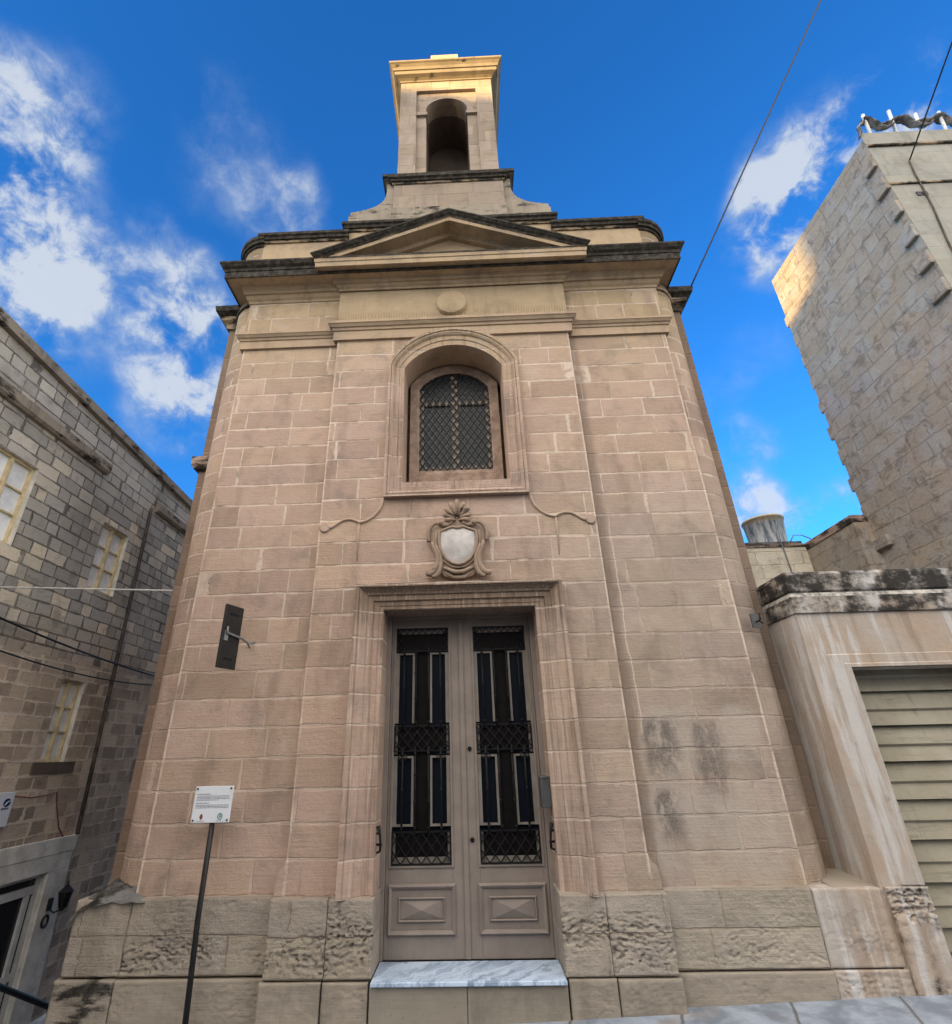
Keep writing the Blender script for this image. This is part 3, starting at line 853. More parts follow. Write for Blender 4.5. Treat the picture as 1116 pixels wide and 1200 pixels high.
# niche lining, plain stone
m = MB()
YN = 0.34
for (xa, za), (xb, zb) in zip(arc[:-1], arc[1:]):
    m.add([(xa, YC, za), (xb, YC, zb), (xb, YN, zb), (xa, YN, za)])
for s in (-1, 1):
    m.add([(s * NW, YC, NB), (s * NW, YC, NS), (s * NW, YN, NS), (s * NW, YN, NB)])
m.add([(-NW, YC, NB), (NW, YC, NB), (NW, YN, NB + 0.06), (-NW, YN, NB + 0.06)])
m.build('window_niche', M['plain'], chapel, fix=False)

# --- window surround
inner = [(-NW, NB)] + seg_arc(NW, NS, NR, 24) + [(NW, NB)]
outer = [(-0.782, 4.20)] + seg_arc(0.782, 6.02, 0.545, 24) + [(0.782, 4.20)]
pr = [(0.0, YC, 0), (0.0, -0.088, 0), (0.30, -0.088, 0), (0.33, -0.098, 0), (0.58, -0.098, 0), (0.62, -0.112, 0), (0.70, -0.126, 0), (0.78, -0.130, 0), (0.80, -0.122, 0), (0.84, -0.138, 0), (1.0, -0.138, 0), (1.0, YC, 0)]
m = MB()
m.strip(list(zip(inner, outer)), pr, closed=True)
m.build('window_surround', M['mould2'], chapel, fix=True)

# --- window in the niche
win = MB()
gl = [(-0.438, 4.735)] + seg_arc(0.438, 5.935, 0.245, 20) + [(0.438, 4.735)]
fo = [(-0.555, 4.50)] + seg_arc(0.555, 5.99, 0.305, 20) + [(0.555, 4.50)]
win.strip(list(zip(gl, fo)), [(0.0, 0.33, 0), (0.0, 0.285, 0), (0.16, 0.272, 0), (0.22, 0.262, 0), (1.0, 0.262, 0), (1.0, 0.34, 0)], closed=True)
wo = win.build('window', M['wood'], chapel, bevel=0.003)
m = MB()
m.prism(gl, 0.330, 0.345)
m.build('glass', M['darkglass'], wo)
m = MB()
m.box(-0.045, 0.045, 0.305, 0.328, 4.74, 6.16)
m.box(-0.43, -0.046, 0.306, 0.328, 5.69, 5.76); m.box(0.046, 0.43, 0.306, 0.328, 5.69, 5.76)
m.box(-0.435, -0.385, 0.307, 0.328, 4.75, 5.93); m.box(0.385, 0.435, 0.307, 0.328, 4.75, 5.93)
m.box(-0.384, -0.047, 0.308, 0.328, 4.75, 4.80); m.box(0.047, 0.384, 0.308, 0.328, 4.75, 4.80)
m.build('casement', M['casepale'], wo)


def in_win(x, z):
    if abs(x) > 0.437 or z < 4.737: return False
    if z <= 5.935: return True
    Rr = (0.438 ** 2 + 0.245 ** 2) / (2 * 0.245); zc = 5.935 + 0.245 - Rr
    return x * x + (z - zc) ** 2 < (Rr - 0.002) ** 2


def lattice(m_, inside, x0, x1, z0, z1, px, pz, y, wd, dp, mi=0):
    """two families of flat bars, clipped to a shape"""
    for sg in (1, -1):
        k0 = -int((z1 - z0) / pz) - 3
        for k in range(k0, int((x1 - x0) / px) + int((z1 - z0) / pz) + 4):
            pts = []
            nn = 260
            for i in range(nn + 1):
                z = z0 + (z1 - z0) * i / nn
                x = x0 + k * px + sg * (z - z0) / pz * px if sg > 0 else x0 + k * px - (z - z0) / pz * px
                pts.append((x, z, inside(x, z)))
            run = None
            for i, (x, z, ok) in enumerate(pts):
                if ok and run is None: run = (x, z)
                if run is not None and (not ok or i == nn):
                    e = pts[i - 1] if not ok else pts[i]
                    m_.bar((run[0], y + (0.004 if sg > 0 else 0), run[1]), (e[0], y + (0.004 if sg > 0 else 0), e[1]), wd, dp, mi)
                    run = None


m = MB()
lattice(m, in_win, -0.438, 0.438, 4.737, 6.19, 0.0840, 0.1310, 0.283, 0.0135, 0.010)
m.build('grille', M['iron'], wo)

# --- scroll mouldings on the panel below the window
for s in (-1, 1):
    m = MB()
    P_ = [(0.79, 4.19), (0.80, 4.13), (0.83, 4.06), (0.89, 3.99), (0.96, 3.945), (1.03, 3.925), (1.075, 3.955), (1.13, 3.972), (1.20, 3.965), (1.265, 3.925), (1.32, 3.885), (1.36, 3.875)]
    m.tube([(s * x, YC - 0.004, z) for x, z in P_], [0.016] * 10 + [0.018, 0.02], 8)
    ring = [(s * (1.395 + 0.042 * math.cos(a)), YC - 0.004, 3.883 + 0.042 * math.sin(a)) for a in [2 * math.pi * k / 16 for k in range(16)]]
    m.tube(ring, 0.018, 8, closed=True)
    m.prism([(s * 1.395 + 0.04 * math.cos(a), 3.883 + 0.04 * math.sin(a)) for a in [2 * math.pi * k / 16 for k in range(16)]], YC - 0.020, YC)
    m.tube([(s * 1.035, YC - 0.002, 3.93), (s * 1.037, YC - 0.002, 3.72), (s * 1.03, YC - 0.001, 3.5)], [0.011, 0.010, 0.004], 8)
    m.build('scroll_moulding', M['plain'], chapel)

# --- door surround
inner = [(-DW, 0.69), (-DW, DT), (DW, DT), (DW, 0.69)]
outer = [(-1.008, 0.69), (-1.003, 3.215), (1.003, 3.215), (1.008, 0.69)]
pr = [(0.0, 0.215, 0), (0.0, -0.100, 0), (0.13, -0.100, 0), (0.15, -0.108, 0), (0.17, -0.100, 0), (0.34, -0.104, 0), (0.36, -0.122, 0), (0.56, -0.124, 0), (0.585, -0.140, 0), (0.66, -0.148, 0), (0.76, -0.170, 0), (0.82, -0.190, 0), (0.84, -0.184, 0), (0.87, -0.200, 0), (1.0, -0.200, 0), (1.0, YC, 0)]
m = MB()
stn = list(zip(inner, outer))
m.strip(stn[1:3], pr)
m.build('door_lintel', M['mould2'], chapel)
for a_, b_ in ((0, 2), (2, 4)):
    m = MB(); m.strip(stn[a_:b_], pr); m.build('door_jamb', M['mould2'], chapel)

# --- door: two leaves in a frame
YD = 0.215
m = MB()
m.box(-DW - 0.01, -0.690, YD - 0.03, YD + 0.05, 0.206, DT + 0.01); m.box(0.690, DW + 0.01, YD - 0.03, YD + 0.05, 0.206, DT + 0.01)
m.box(-0.690, 0.690, YD - 0.028, YD + 0.05, 2.945, DT + 0.01)
m.build('door_frame', M['doorpaint'], chapel, bevel=0.004)
GZ0, GZ1 = 0.835, 2.865


def door_leaf(s):
    m_ = MB()
    xi, xo = 0.006, 0.688                              # meeting edge, hinge edge
    gi, go = 0.116, 0.650                              # glazed opening
    X = lambda a, b: sorted((s * a, s * b))
    m_.box(*X(xi, gi), YD, YD + 0.045, 0.210, 2.943)
    m_.box(*X(go, xo), YD, YD + 0.045, 0.210, 2.943)
    m_.box(*X(gi, go), YD, YD + 0.045, GZ1, 2.943)
    m_.box(*X(gi, go), YD, YD + 0.045, 0.210, GZ0)
    # bead round the glazing
    for (a, b, c, d) in ((gi - 0.012, gi + 0.008, GZ0 - 0.012, GZ1 + 0.012), (go - 0.008, go + 0.012, GZ0 - 0.012, GZ1 + 0.012)):
        m_.box(*X(a, b), YD - 0.012, YD - 0.001, c, d)
    m_.box(*X(gi + 0.008, go - 0.008), YD - 0.0115, YD - 0.001, GZ0 - 0.012, GZ0 + 0.008)
    m_.box(*X(gi + 0.008, go - 0.008), YD - 0.0115, YD - 0.001, GZ1 - 0.008, GZ1 + 0.012)
    if s > 0: m_.box(-0.022, 0.022, YD - 0.014, YD - 0.001, 0.212, 2.94)
    lf = m_.build('door_leaf', M['doorpaint'], chapel, bevel=0.003)
    # raised panel below
    p = MB()
    x0, x1 = X(0.092, 0.662)
    def fr(a0, a1, b0, b1, t): return [((a0 + t, b0 + t), (a0, b0)), ((a0 + t, b1 - t), (a0, b1)), ((a1 - t, b1 - t), (a1, b1)), ((a1 - t, b0 + t), (a1, b0))]
    p.strip(fr(x0, x1, 0.362, 0.712, 0.038), [(0, YD - 0.002, 0), (0.0, YD - 0.010, 0), (0.3, YD - 0.022, 0), (0.6, YD - 0.030, 0), (0.75, YD - 0.024, 0), (0.95, YD - 0.014, 0), (1.0, YD, 0)], closed=True)
    a0, a1, b0, b1 = x0 + 0.088, x1 - 0.088, 0.452, 0.622
    p.strip(fr(a0, a1, b0, b1, 0.016), [(0, YD - 0.004, 0), (0, YD - 0.016, 0), (0.5, YD - 0.022, 0), (1.0, YD - 0.012, 0), (1.0, YD, 0)], closed=True)
    a0 += 0.016; a1 -= 0.016; b0 += 0.016; b1 -= 0.016
    mx, mz = (a0 + a1) / 2, (b0 + b1) / 2
    ap = (mx, YD - 0.034, mz)
    cs = [(a0, YD - 0.003, b0), (a1, YD - 0.003, b0), (a1, YD - 0.003, b1), (a0, YD - 0.003, b1)]
    for i in range(4): p.add([cs[i], cs[(i + 1) % 4], ap])
    p.build('raised_panel', M['doorpaint'], lf)
    # glazing: two blue strips beside a dark one, pale bars between
    g = MB()
    g.box(*X(gi, go), YD + 0.030, YD + 0.038, GZ0, GZ1)
    g.build('glass', M['blueglass'], lf)
    wd = (go - gi)
    c0, c1 = gi + wd * 0.345, gi + wd * 0.655
    d = MB()
    d.box(*X(c0, c1), YD + 0.020, YD + 0.029, GZ0 + 0.02, GZ1 - 0.02)
    d.box(*X(gi + 0.04, go - 0.04), YD + 0.010, YD + 0.0195, 2.64, 2.80)
    d.box(*X(gi + 0.04, go - 0.04), YD + 0.010, YD + 0.0195, 1.745, 1.925)
    d.box(*X(gi + 0.04, go - 0.04), YD + 0.010, YD + 0.0195, 0.90, 1.09)
    d.build('dark_panel', M['darkwood'], lf)
    f = MB()
    for za, zb in ((1.965, 2.615), (1.125, 1.685)):
        for xa in (gi + 0.022, c0 - 0.002, c1 + 0.002, go - 0.022):
            f.box(*X(xa - 0.010 if gi + .03 < xa < go - .03 else xa - 0.020, xa + 0.010 if gi + .03 < xa < go - .03 else xa + 0.020), YD + 0.003, YD + 0.022, za, zb)
        for xa, xb in ((gi + 0.043, c0 - 0.013), (c1 + 0.013, go - 0.043)):
            f.box(*X(xa, xb), YD + 0.004, YD + 0.022, zb - 0.018, zb)
            if za < 1.5: f.box(*X(xa, xb), YD + 0.004, YD + 0.022, za, za + 0.018)
    for za in (GZ0 + 0.001, 1.700, GZ1 - 0.052):       # pale backing that shows at the ends of the iron bands
        f.box(*X(gi + 0.001, gi + 0.039), YD + 0.012, YD + 0.019, za, za + (0.25 if za > 1 else 0.24) - (0.2 if za > 2 else 0))
        f.box(*X(go - 0.039, go - 0.001), YD + 0.012, YD + 0.019, za, za + (0.25 if za > 1 else 0.24) - (0.2 if za > 2 else 0))
    f.box(*X(gi + 0.04, go - 0.04), YD + 0.0105, YD + 0.019, GZ0 + 0.001, 0.899)
    f.box(*X(gi + 0.04, go - 0.04), YD + 0.0105, YD + 0.019, 2.801, GZ1 - 0.001)
    f.build('glazing_bar', M['doorpale'], lf)
    # iron grille
    q = MB()
    yg = YD - 0.010
    def hbar(z, t=0.012): q.box(*X(gi + 0.009, go - 0.009), yg - 0.007, yg + 0.005, z - t / 2, z + t / 2)
    for z in (0.850, 1.085, 1.728, 1.940, 2.630, 2.848): hbar(z)
    for z0_, z1_ in ((0.85, 1.085), (1.728, 1.94), (2.63, 2.848)):
        for xa in (gi + 0.015, go - 0.015): q.box(*X(xa - 0.006, xa + 0.006), yg - 0.0065, yg + 0.004, z0_ + 0.007, z1_ - 0.007)
    ins = lambda za, zb: (lambda x, z: gi + 0.012 < x * s < go - 0.012 and za < z < zb)
    x_lo, x_hi = X(gi, go)
    lattice(q, ins(1.728, 1.94), x_lo, x_hi, 1.728, 1.94, 0.0890, 0.106, yg, 0.0095, 0.007)
    lattice(q, ins(0.85, 1.085), x_lo, x_hi, 0.85, 1.085, 0.0890, 0.1175, yg, 0.0095, 0.007)
    # zigzag border round the top panel
    nz = 8
    for k in range(nz):
        xa = gi + 0.015 + (go - gi - 0.03) * k / nz; xb = gi + 0.015 + (go - gi - 0.03) * (k + 1) / nz; xm = (xa + xb) / 2
        q.bar((s * xa, yg, 2.848), (s * xm, yg, 2.795), 0.007, 0.007); q.bar((s * xm, yg + 0.001, 2.795), (s * xb, yg + 0.001, 2.848), 0.007, 0.007)
    for k in range(3):
        za = 2.63 + 0.07 * k; zb = za + 0.07; zm = (za + zb) / 2
        for xa, dx in ((gi + 0.015, 0.042), (go - 0.015, -0.042)):
            q.bar((s * xa, yg, za), (s * (xa + dx), yg, zm), 0.007, 0.007); q.bar((s * (xa + dx), yg + 0.001, zm), (s * xa, yg + 0.001, zb), 0.007, 0.007)
    bars = [gi + wd * 0.17, gi + wd * 0.385, gi + wd * 0.615, gi + wd * 0.83]
    for za, zb in ((1.085, 1.728), (1.94, 2.63)):
        for i, xb in enumerate(bars):
            q.tube([(s * xb, yg - 0.002, za - 0.03), (s * xb, yg - 0.002, zb + 0.03)], 0.0090, 8)
            for t in ((0.5,) if i in (0, 3) else (0.36, 0.70)):
                zz = za + (zb - za) * t
                q.tube([(s * xb, yg - 0.002, zz - 0.016), (s * xb, yg - 0.002, zz), (s * xb, yg - 0.002, zz + 0.016)], [0.008, 0.0145, 0.008], 8)
            for zz in (za + 0.03, zb - 0.03):
                q.tube([(s * xb, yg - 0.002, zz - 0.012), (s * xb, yg - 0.002, zz + 0.012)], 0.011, 8)
    # small scrolls under the middle band
    for xb in (bars[0], bars[3]):
        for sg in (-1, 1):
            P_ = [(s * xb + sg * (0.008 + 0.030 * math.sin(a)), yg - 0.003, 1.70 - 0.026 * (1 - math.cos(a))) for a in [math.pi * k / 8 for k in range(9)]]
            q.tube(P_, 0.005, 6)
    q.build('grille', M['iron'], lf)
    return lf


door_leaf(-1)
lf2 = door_leaf(1)
for z in (1.735, 1.020):
    m = MB()
    m.tube([(0.058, YD + 0.002, z), (0.058, YD - 0.010, z)], 0.019, 14)
    m.tube([(0.058, YD - 0.010, z), (0.058, YD - 0.022, z)], [0.016, 0.009], 14)
    m.build('knob', M['iron'], lf2)

# iron hooks that hold the leaves open, one on each jamb
for s in (-1, 1):
    m = MB()
    x = s * (DW - 0.002)
    m.tube([(x, -0.03, 1.03), (x - s * 0.045, -0.05, 1.03)], 0.009, 8)
    m.tube([(x - s * 0.035, -0.05, 0.985), (x - s * 0.035, -0.055, 1.05), (x - s * 0.030, -0.055, 1.10), (x - s * 0.015, -0.06, 1.165)], [0.010, 0.009, 0.010, 0.017], 8)
    m.tube([(x - s * 0.035, -0.05, 0.985), (x - s * 0.005, -0.05, 0.975)], 0.008, 8)
    m.tube([(x, -0.03, 1.11), (x - s * 0.03, -0.05, 1.10)], 0.007, 8)
    m.build('door_hook', M['iron'], chapel)

# --- marble sill and its riser
m = MB()
m.box(-0.712, 0.712, -0.215, 0.20, 0.176, 0.205)
m.build('door_sill', M['marble'], chapel, bevel=0.006)
m = MB()
m.box(-0.722, -0.012, -0.185, 0.19, -0.2, 0.1755); m.box(-0.008, 0.716, -0.1855, 0.19, -0.2, 0.1755)
m.build('sill_riser', M['riser'], chapel, bevel=0.006)


# --- plinth: eroded blocks
def erode(x, z, y0, amp, zlo, zhi, seed, hot):
    """how far the face is eaten back at x, z"""
    n1 = fbm((x * 1.3 + seed, z * 1.6, seed * 3.1), 4)
    band = 0.0
    for zc, zw, a in hot:
        band = max(band, a * math.exp(-((z + 0.10 * fbm((x * 2.2, seed, 3.3), 3) - zc) / (zw * 1.35)) ** 2))
    mask = max(0.0, min(1.0, band * 1.15 + 1.0 * n1 - 0.12))
    wz = z + 0.035 * fbm((x * 3.5, z * 3, seed), 4)
    rid = max(0.0, 0.35 + 0.9 * fbm((x * 5 + seed, wz * 48, 1.7), 4))
    pit = max(0.0, fbm((x * 26, wz * 52, seed), 4) - 0.05) * 1.7
    edge = min(1.0, max(0.0, min(zhi - z, z - zlo) / 0.03))
    return 0.55 * amp * mask * (rid * 0.45 + pit * 0.9) * edge + 0.005 * fbm((x * 6, z * 9, seed + 9), 5) * edge


def block_face(m_, x0, x1, z0, z1, y, amp, hot, seed, step=0.0085, yb=0.05, top=None):
    nx = max(2, int((x1 - x0) / step)); nz = max(2, int((z1 - z0) / step))
    rr = 0.008                                        # worn arrises
    def fn(a, b):
        x = x0 + (x1 - x0) * a; z = z0 + (z1 - z0) * b
        d = erode(x, z, y, amp, z0, z1, seed, hot)
        ex = min(x - x0, x1 - x, z - z0, z1 - z)
        wob = 0.5 + 0.8 * abs(fbm((x * 5, z * 5, seed), 3))
        if ex < rr * 1.6: d += rr * wob * (1 - ex / (rr * 1.6)) ** 2
        return (x, y + d, z)
    m_.grid(fn, nx, nz, 0)
    e0 = [fn(i / nx, 1) for i in range(nx + 1)]
    for p, q in zip(e0[:-1], e0[1:]): m_.add([p, q, (q[0], yb, top or z1), (p[0], yb, top or z1)], 0)
    e0 = [fn(i / nx, 0) for i in range(nx + 1)]
    for p, q in zip(e0[:-1], e0[1:]): m_.add([q, p, (p[0], yb, z0), (q[0], yb, z0)], 0)
    for t in (0, 1):
        e0 = [fn(t, j / nz) for j in range(nz + 1)]
        for p, q in zip(e0[:-1], e0[1:]): m_.add([p, q, (q[0], yb, q[2]), (p[0], yb, p[2])], 0)


ZS = 0.205
YP = -0.165
# central blocks: left and right of the door
m = MB(); block_face(m, -1.525, -1.074, ZS, 0.695, YP, 0.040, [(0.34, 0.13, 0.9)], 1.3, yb=0.2); m.build('plinth_block', M['plinth'], chapel)
m = MB(); block_face(m, -1.070, -0.716, ZS, 0.690, YP - 0.004, 0.050, [(0.49, 0.085, 1.15)], 2.9, yb=0.2); m.build('plinth_block', M['plinth'], chapel)
m = MB(); block_face(m, 0.712, 1.060, ZS, 0.705, YP - 0.004, 0.050, [(0.52, 0.08, 1.1)], 5.2, yb=0.2); m.build('plinth_block', M['plinth'], chapel)
m = MB(); block_face(m, 1.064, 1.530, ZS, 0.700, YP, 0.045, [(0.42, 0.13, 1.0)], 8.4, yb=0.2); m.build('plinth_block', M['plinth'], chapel)
m = MB(); block_face(m, -1.545, -1.085, -0.3, ZS - 0.010, YP - 0.012, 0.012, [(0.1, 0.2, 0.3)], 3.3, yb=0.2); m.build('plinth_block', M['plinth_low'], chapel)
m = MB(); block_face(m, -1.072, -0.735, -0.3, ZS - 0.012, YP - 0.015, 0.012, [(0.1, 0.2, 0.3)], 4.3, yb=0.2); m.build('plinth_block', M['plinth_low'], chapel)
m = MB(); block_face(m, 0.730, 1.075, -0.3, ZS - 0.008, YP - 0.012, 0.012, [(0.1, 0.2, 0.3)], 6.3, yb=0.2); m.build('plinth_block', M['plinth_low'], chapel)
m = MB(); block_face(m, 1.085, 1.545, -0.3, ZS - 0.012, YP - 0.010, 0.012, [(0.1, 0.2, 0.3)], 7.3, yb=0.2); m.build('plinth_block', M['plinth_low'], chapel)
# bays
m = MB(); block_face(m, -2.67, -1.525, ZS, 0.693, -0.062, 0.050, [(0.30, 0.09, 1.0)], 11.3); m.build('plinth_block', M['plinth'], chapel)
m = MB(); block_face(m, 1.53, 2.672, ZS, 0.705, -0.062, 0.026, [(0.27, 0.09, 0.8)], 12.7); m.build('plinth_block', M['plinth'], chapel)
m = MB(); block_face(m, -2.68, -1.545, -0.3, ZS - 0.014, -0.080, 0.014, [(0.0, 0.2, 0.3)], 13.3); m.build('plinth_block', M['plinth_low'], chapel)
m = MB(); block_face(m, 1.545, 2.68, -0.3, ZS - 0.012, -0.075, 0.010, [(0.1, 0.2, 0.2)], 14.3); m.build('plinth_block', M['plinth_low'], chapel)


m = MB(); block_face(m, -3.125, -2.675, ZS, 0.690, -0.056, 0.020, [(0.26, 0.06, 0.5)], 41.0, yb=0.6); m.build('plinth_block', M['plinth'], chapel)
m = MB(); block_face(m, -3.150, -2.688, -1.7, ZS - 0.012, -0.074, 0.020, [(0.1, 0.2, 0.5)], 42.0, step=0.014, yb=0.6); m.build('plinth_block', M['plinth_mould'], chapel)
m = MB(); block_face(m, 2.680, 3.228, ZS, 0.690, -0.056, 0.016, [(0.30, 0.10, 0.5)], 43.0, yb=0.6); m.build('plinth_block', M['plinth_pale'], chapel)
m = MB(); block_face(m, 2.686, 3.232, -0.3, ZS - 0.010, -0.066, 0.020, [(0.1, 0.2, 0.5)], 44.0, yb=0.6); m.build('plinth_block', M['plinth_pale'], chapel)
m = MB(); m.box(-3.27, -2.9, 0.42, 9.0, -2.0, 0.60); m.build('nave_plinth', M['plinth_low'], chapel)
m = MB()                                              # core that closes the joints between plinth blocks
m.box(-2.75, -0.74, -0.02, 0.3, -0.3, 0.66)
m.box(-1.50, -0.74, -0.13, -0.021, -0.3, 0.65); m.build('plinth_core', M['plinth_dark'], chapel)
m = MB(); m.box(0.74, 2.75, -0.02, 0.3, -0.3, 0.66); m.box(0.74, 1.50, -0.13, -0.021, -0.3, 0.65); m.build('plinth_core', M['plinth_dark'], chapel)

# --- rounded corners with a fillet under the cornice
for s in (-1, 1):
    m = MB()
    rad, cx, cy = 0.385, s * 2.68, 0.470
    arcl = rad * math.pi / 2; tot = arcl + 0.06
    z0, z1 = 0.66, 8.12
    def fn(a, b, d=0.0):
        l = tot * a
        if l < arcl:
            t = l / rad
            return (cx + s * (rad + d) * math.sin(t), cy - (rad + d) * math.cos(t), z0 + (z1 - z0) * b)
        return (cx + s * (rad + d), cy + l - arcl, z0 + (z1 - z0) * b)
    m.grid(fn, 30, 1, 0, uvfn=lambda a, b: (s * (2.69 + tot * a) + 3.0, z0 + (z1 - z0) * b))
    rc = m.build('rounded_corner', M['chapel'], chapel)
    m = MB()
    m.tube([fn(i / 30, (7.33 - z0) / (z1 - z0), -0.004) for i in range(31)], 0.030, 8)
    m.build('fillet', M['halfcrust'], rc)
# grey cement weathering heaped on the left corner of the plinth
m = MB()
def mound(a, b):
    x = -3.165 + 0.60 * a
    y = -0.088 + 0.54 * b
    k = min(1.0, (1 - a) / 0.30) ** 0.7
    z = 0.675 + 0.115 * k * min(1.0, b * 1.4 + 0.12) ** 0.6 - 0.16 * max(0.0, (0.36 - a) / 0.36) ** 1.8
    if b < 0.08: z -= 0.035 * k * (1 - b / 0.08)
    z += 0.022 * k * fbm((x * 6, y * 6, 4), 4)
    y += 0.020 * fbm((x * 7, b * 3, 9), 3) * (1 - b)
    return (x, y, z)
m.grid(mound, 50, 16, 0)
m.build('cement_flashing', M['cement'], chapel)
# thin cement fillet on the right, where the garage meets the corner
m = MB()
m.obox((3.05, 0.22, 0.700), (0.17, 0.02, 0.0), (0.02, 0.24, 0.02), (0, 0, 0.012))
m.build('cement_fillet', M['plinth_low'], chapel, bevel=0.01)

# --- nave behind the front
m = MB()
m.box(-3.20, 3.20, 0.45, 9.0, -2.0, 7.4)
nv_ = m.build('nave_wall', M['nave'], chapel)
m = MB()
m.sweep([(-3.2, 9.0), (-3.2, 0.45), (3.2, 0.45), (3.2, 9.0)],
        [(0.0, 7.26, 0), (0.03, 7.26, 0), (0.04, 7.34, 0), (0.09, 7.37, 0), (0.10, 7.43, 1), (0.165, 7.48, 1), (0.178, 7.56, 1), (-0.6, 7.58, 1)], cap=False)
m.build('nave_cornice', [M['halfcrust'], M['crust']], chapel)
m = MB()
m.sweep([(-3.2, 9.0), (-3.2, 0.45), (-3.05, 0.45)], [(0.0, 4.93, 0), (0.05, 4.95, 0), (0.075, 5.0, 0), (0.08, 5.11, 0), (0.0, 5.13, 0)], cap=False)
m.build('nave_string_course', M['halfcrust'], chapel)

# --- architrave, frieze, cornice
ent = [(-2.705, 0.3), (-2.705, YB), (-1.475, YB), (-1.475, YC), (1.475, YC), (1.475, YB), (2.705, YB), (2.705, 0.3)]
m = MB()
m.sweep([(-2.705, 0.06), (-2.705, YB), (2.705, YB), (2.705, 0.06)],
        [(0.0, 6.445, 0), (0.028, 6.445, 0), (0.028, 6.565, 0), (0.040, 6.568, 0), (0.048, 6.60, 0), (0.060, 6.604, 0), (0.078, 6.635, 0), (0.085, 6.64, 0), (0.085, 6.672, 0), (0.0, 6.69, 0)])
m.sweep([(-1.478, 0.0), (-1.478, YC), (1.478, YC), (1.478, 0.0)],
        [(0.0, 6.460, 0), (0.030, 6.460, 0), (0.030, 6.600, 0), (0.044, 6.603, 0), (0.052, 6.640, 0), (0.066, 6.644, 0), (0.086, 6.680, 0), (0.095, 6.685, 0), (0.095, 6.725, 0), (0.0, 6.745, 0)])
m.build('architrave', M['plain'], chapel)
m = MB()
m.box(-2.722, 2.722, 0.001, 0.3, 6.68, 7.40)
m.box(-1.485, 1.485, -0.062, 0.0005, 6.735, 7.45)
m.build('frieze', M['frieze'], chapel)
m = MB()
m.grid(lambda a, b: (0.205 * b * math.cos(2 * math.pi * a), -0.062 - 0.045 * (1 if b < 0.93 else (1 - b) / 0.07), 7.035 + 0.205 * b * math.sin(2 * math.pi * a)), 36, 14, 0)
m.build('rosette', M['frieze'], chapel)
m = MB()
cb = [(-2.722, 0.6), (-2.722, YB), (2.722, YB), (2.722, 0.6)]
m.sweep(cb, [(0.0, 7.25, 0), (0.012, 7.25, 0), (0.016, 7.285, 0), (0.040, 7.31, 0), (0.052, 7.345, 0), (0.055, 7.36, 0), (0.080, 7.362, 0), (0.085, 7.40, 0), (0.120, 7.45, 0),
             (0.130, 7.462, 0), (0.255, 7.468, 1), (0.258, 7.455, 2), (0.272, 7.455, 2), (0.275, 7.555, 2), (0.285, 7.56, 2), (0.290, 7.60, 2), (0.315, 7.625, 2), (0.335, 7.66, 2), (0.340, 7.665, 2), (0.340, 7.695, 2), (-0.2, 7.76, 2)], cap=False)
m.build('cornice', [M['mould'], M['halfcrust'], M['crust']], chapel)
# the cornice of the middle bay runs on without its top member, the raking cornice carries that
m = MB()
cc = [(-1.485, 0.0), (-1.485, YC), (1.485, YC), (1.485, 0.0)]
m.sweep(cc, [(0.0, 7.335, 0), (0.012, 7.335, 0), (0.016, 7.365, 0), (0.040, 7.385, 0), (0.052, 7.41, 0), (0.080, 7.413, 0), (0.085, 7.44, 0), (0.120, 7.485, 0),
             (0.130, 7.50, 0), (0.262, 7.505, 0), (0.262, 7.492, 0), (0.280, 7.492, 0), (0.283, 7.565, 0), (0.292, 7.568, 0), (0.296, 7.60, 0), (0.30, 7.615, 0), (0.0, 7.66, 0)], cap=False)
m.build('pediment_cornice', M['mould'], chapel)

# --- pediment
PX, PZ0, PZ1 = 1.835, 7.700, 8.470
sl = (PZ1 - PZ0) / PX
m = MB()
# profile across the raking cornice: (y, height above the lower line measured upright, material)
rp = [(YC + 0.005, -0.185, 0), (-0.135, -0.185, 0), (-0.150, -0.150, 0), (-0.165, -0.135, 0), (-0.300, -0.128, 0), (-0.335, -0.135, 0), (-0.338, -0.075, 1), (-0.350, -0.070, 2), (-0.358, -0.045, 2), (-0.380, -0.025, 2), (-0.396, 0.0, 2), (-0.402, 0.002, 2), (-0.402, 0.028, 2), (0.06, 0.105, 2)]
for s in (-1, 1):
    A_ = []; B_ = []
    for y, h_, mi in rp:
        ext = (-y - 0.402) * 0.98                      # mitre at the foot: the deeper members start further in
        xa = PX + ext
        A_.append((s * xa, y, PZ1 - sl * xa + h_ - 0.02)); B_.append((0.0, y, PZ1 + h_ - 0.02))
    for k in range(len(rp) - 1):
        m.add([A_[k], B_[k], B_[k + 1], A_[k + 1]], rp[k][2])
    m.add(A_, 2)
m.build('raking_cornice', [M['mould'], M['halfcrust'], M['crust']], chapel)
m = MB()
m.add([(-1.62, -0.075, 7.62), (1.62, -0.075, 7.62), (0, -0.075, 8.36)])
# low relief: smaller triangle with rim
for za, zb, hw, y, t in ((7.64, 8.02, 0.62, -0.095, 0),):
    m.strip([((-hw * 0.80, za + 0.03), (-hw, za)), ((0, zb - 0.075), (0, zb)), ((hw * 0.80, za + 0.03), (hw, za))], [(0, -0.078, 0), (0, y, 0), (0.5, y - 0.022, 0), (1.0, y - 0.006, 0), (1.0, -0.076, 0)], closed=True)
m.build('tympanum', M['plain'], chapel)

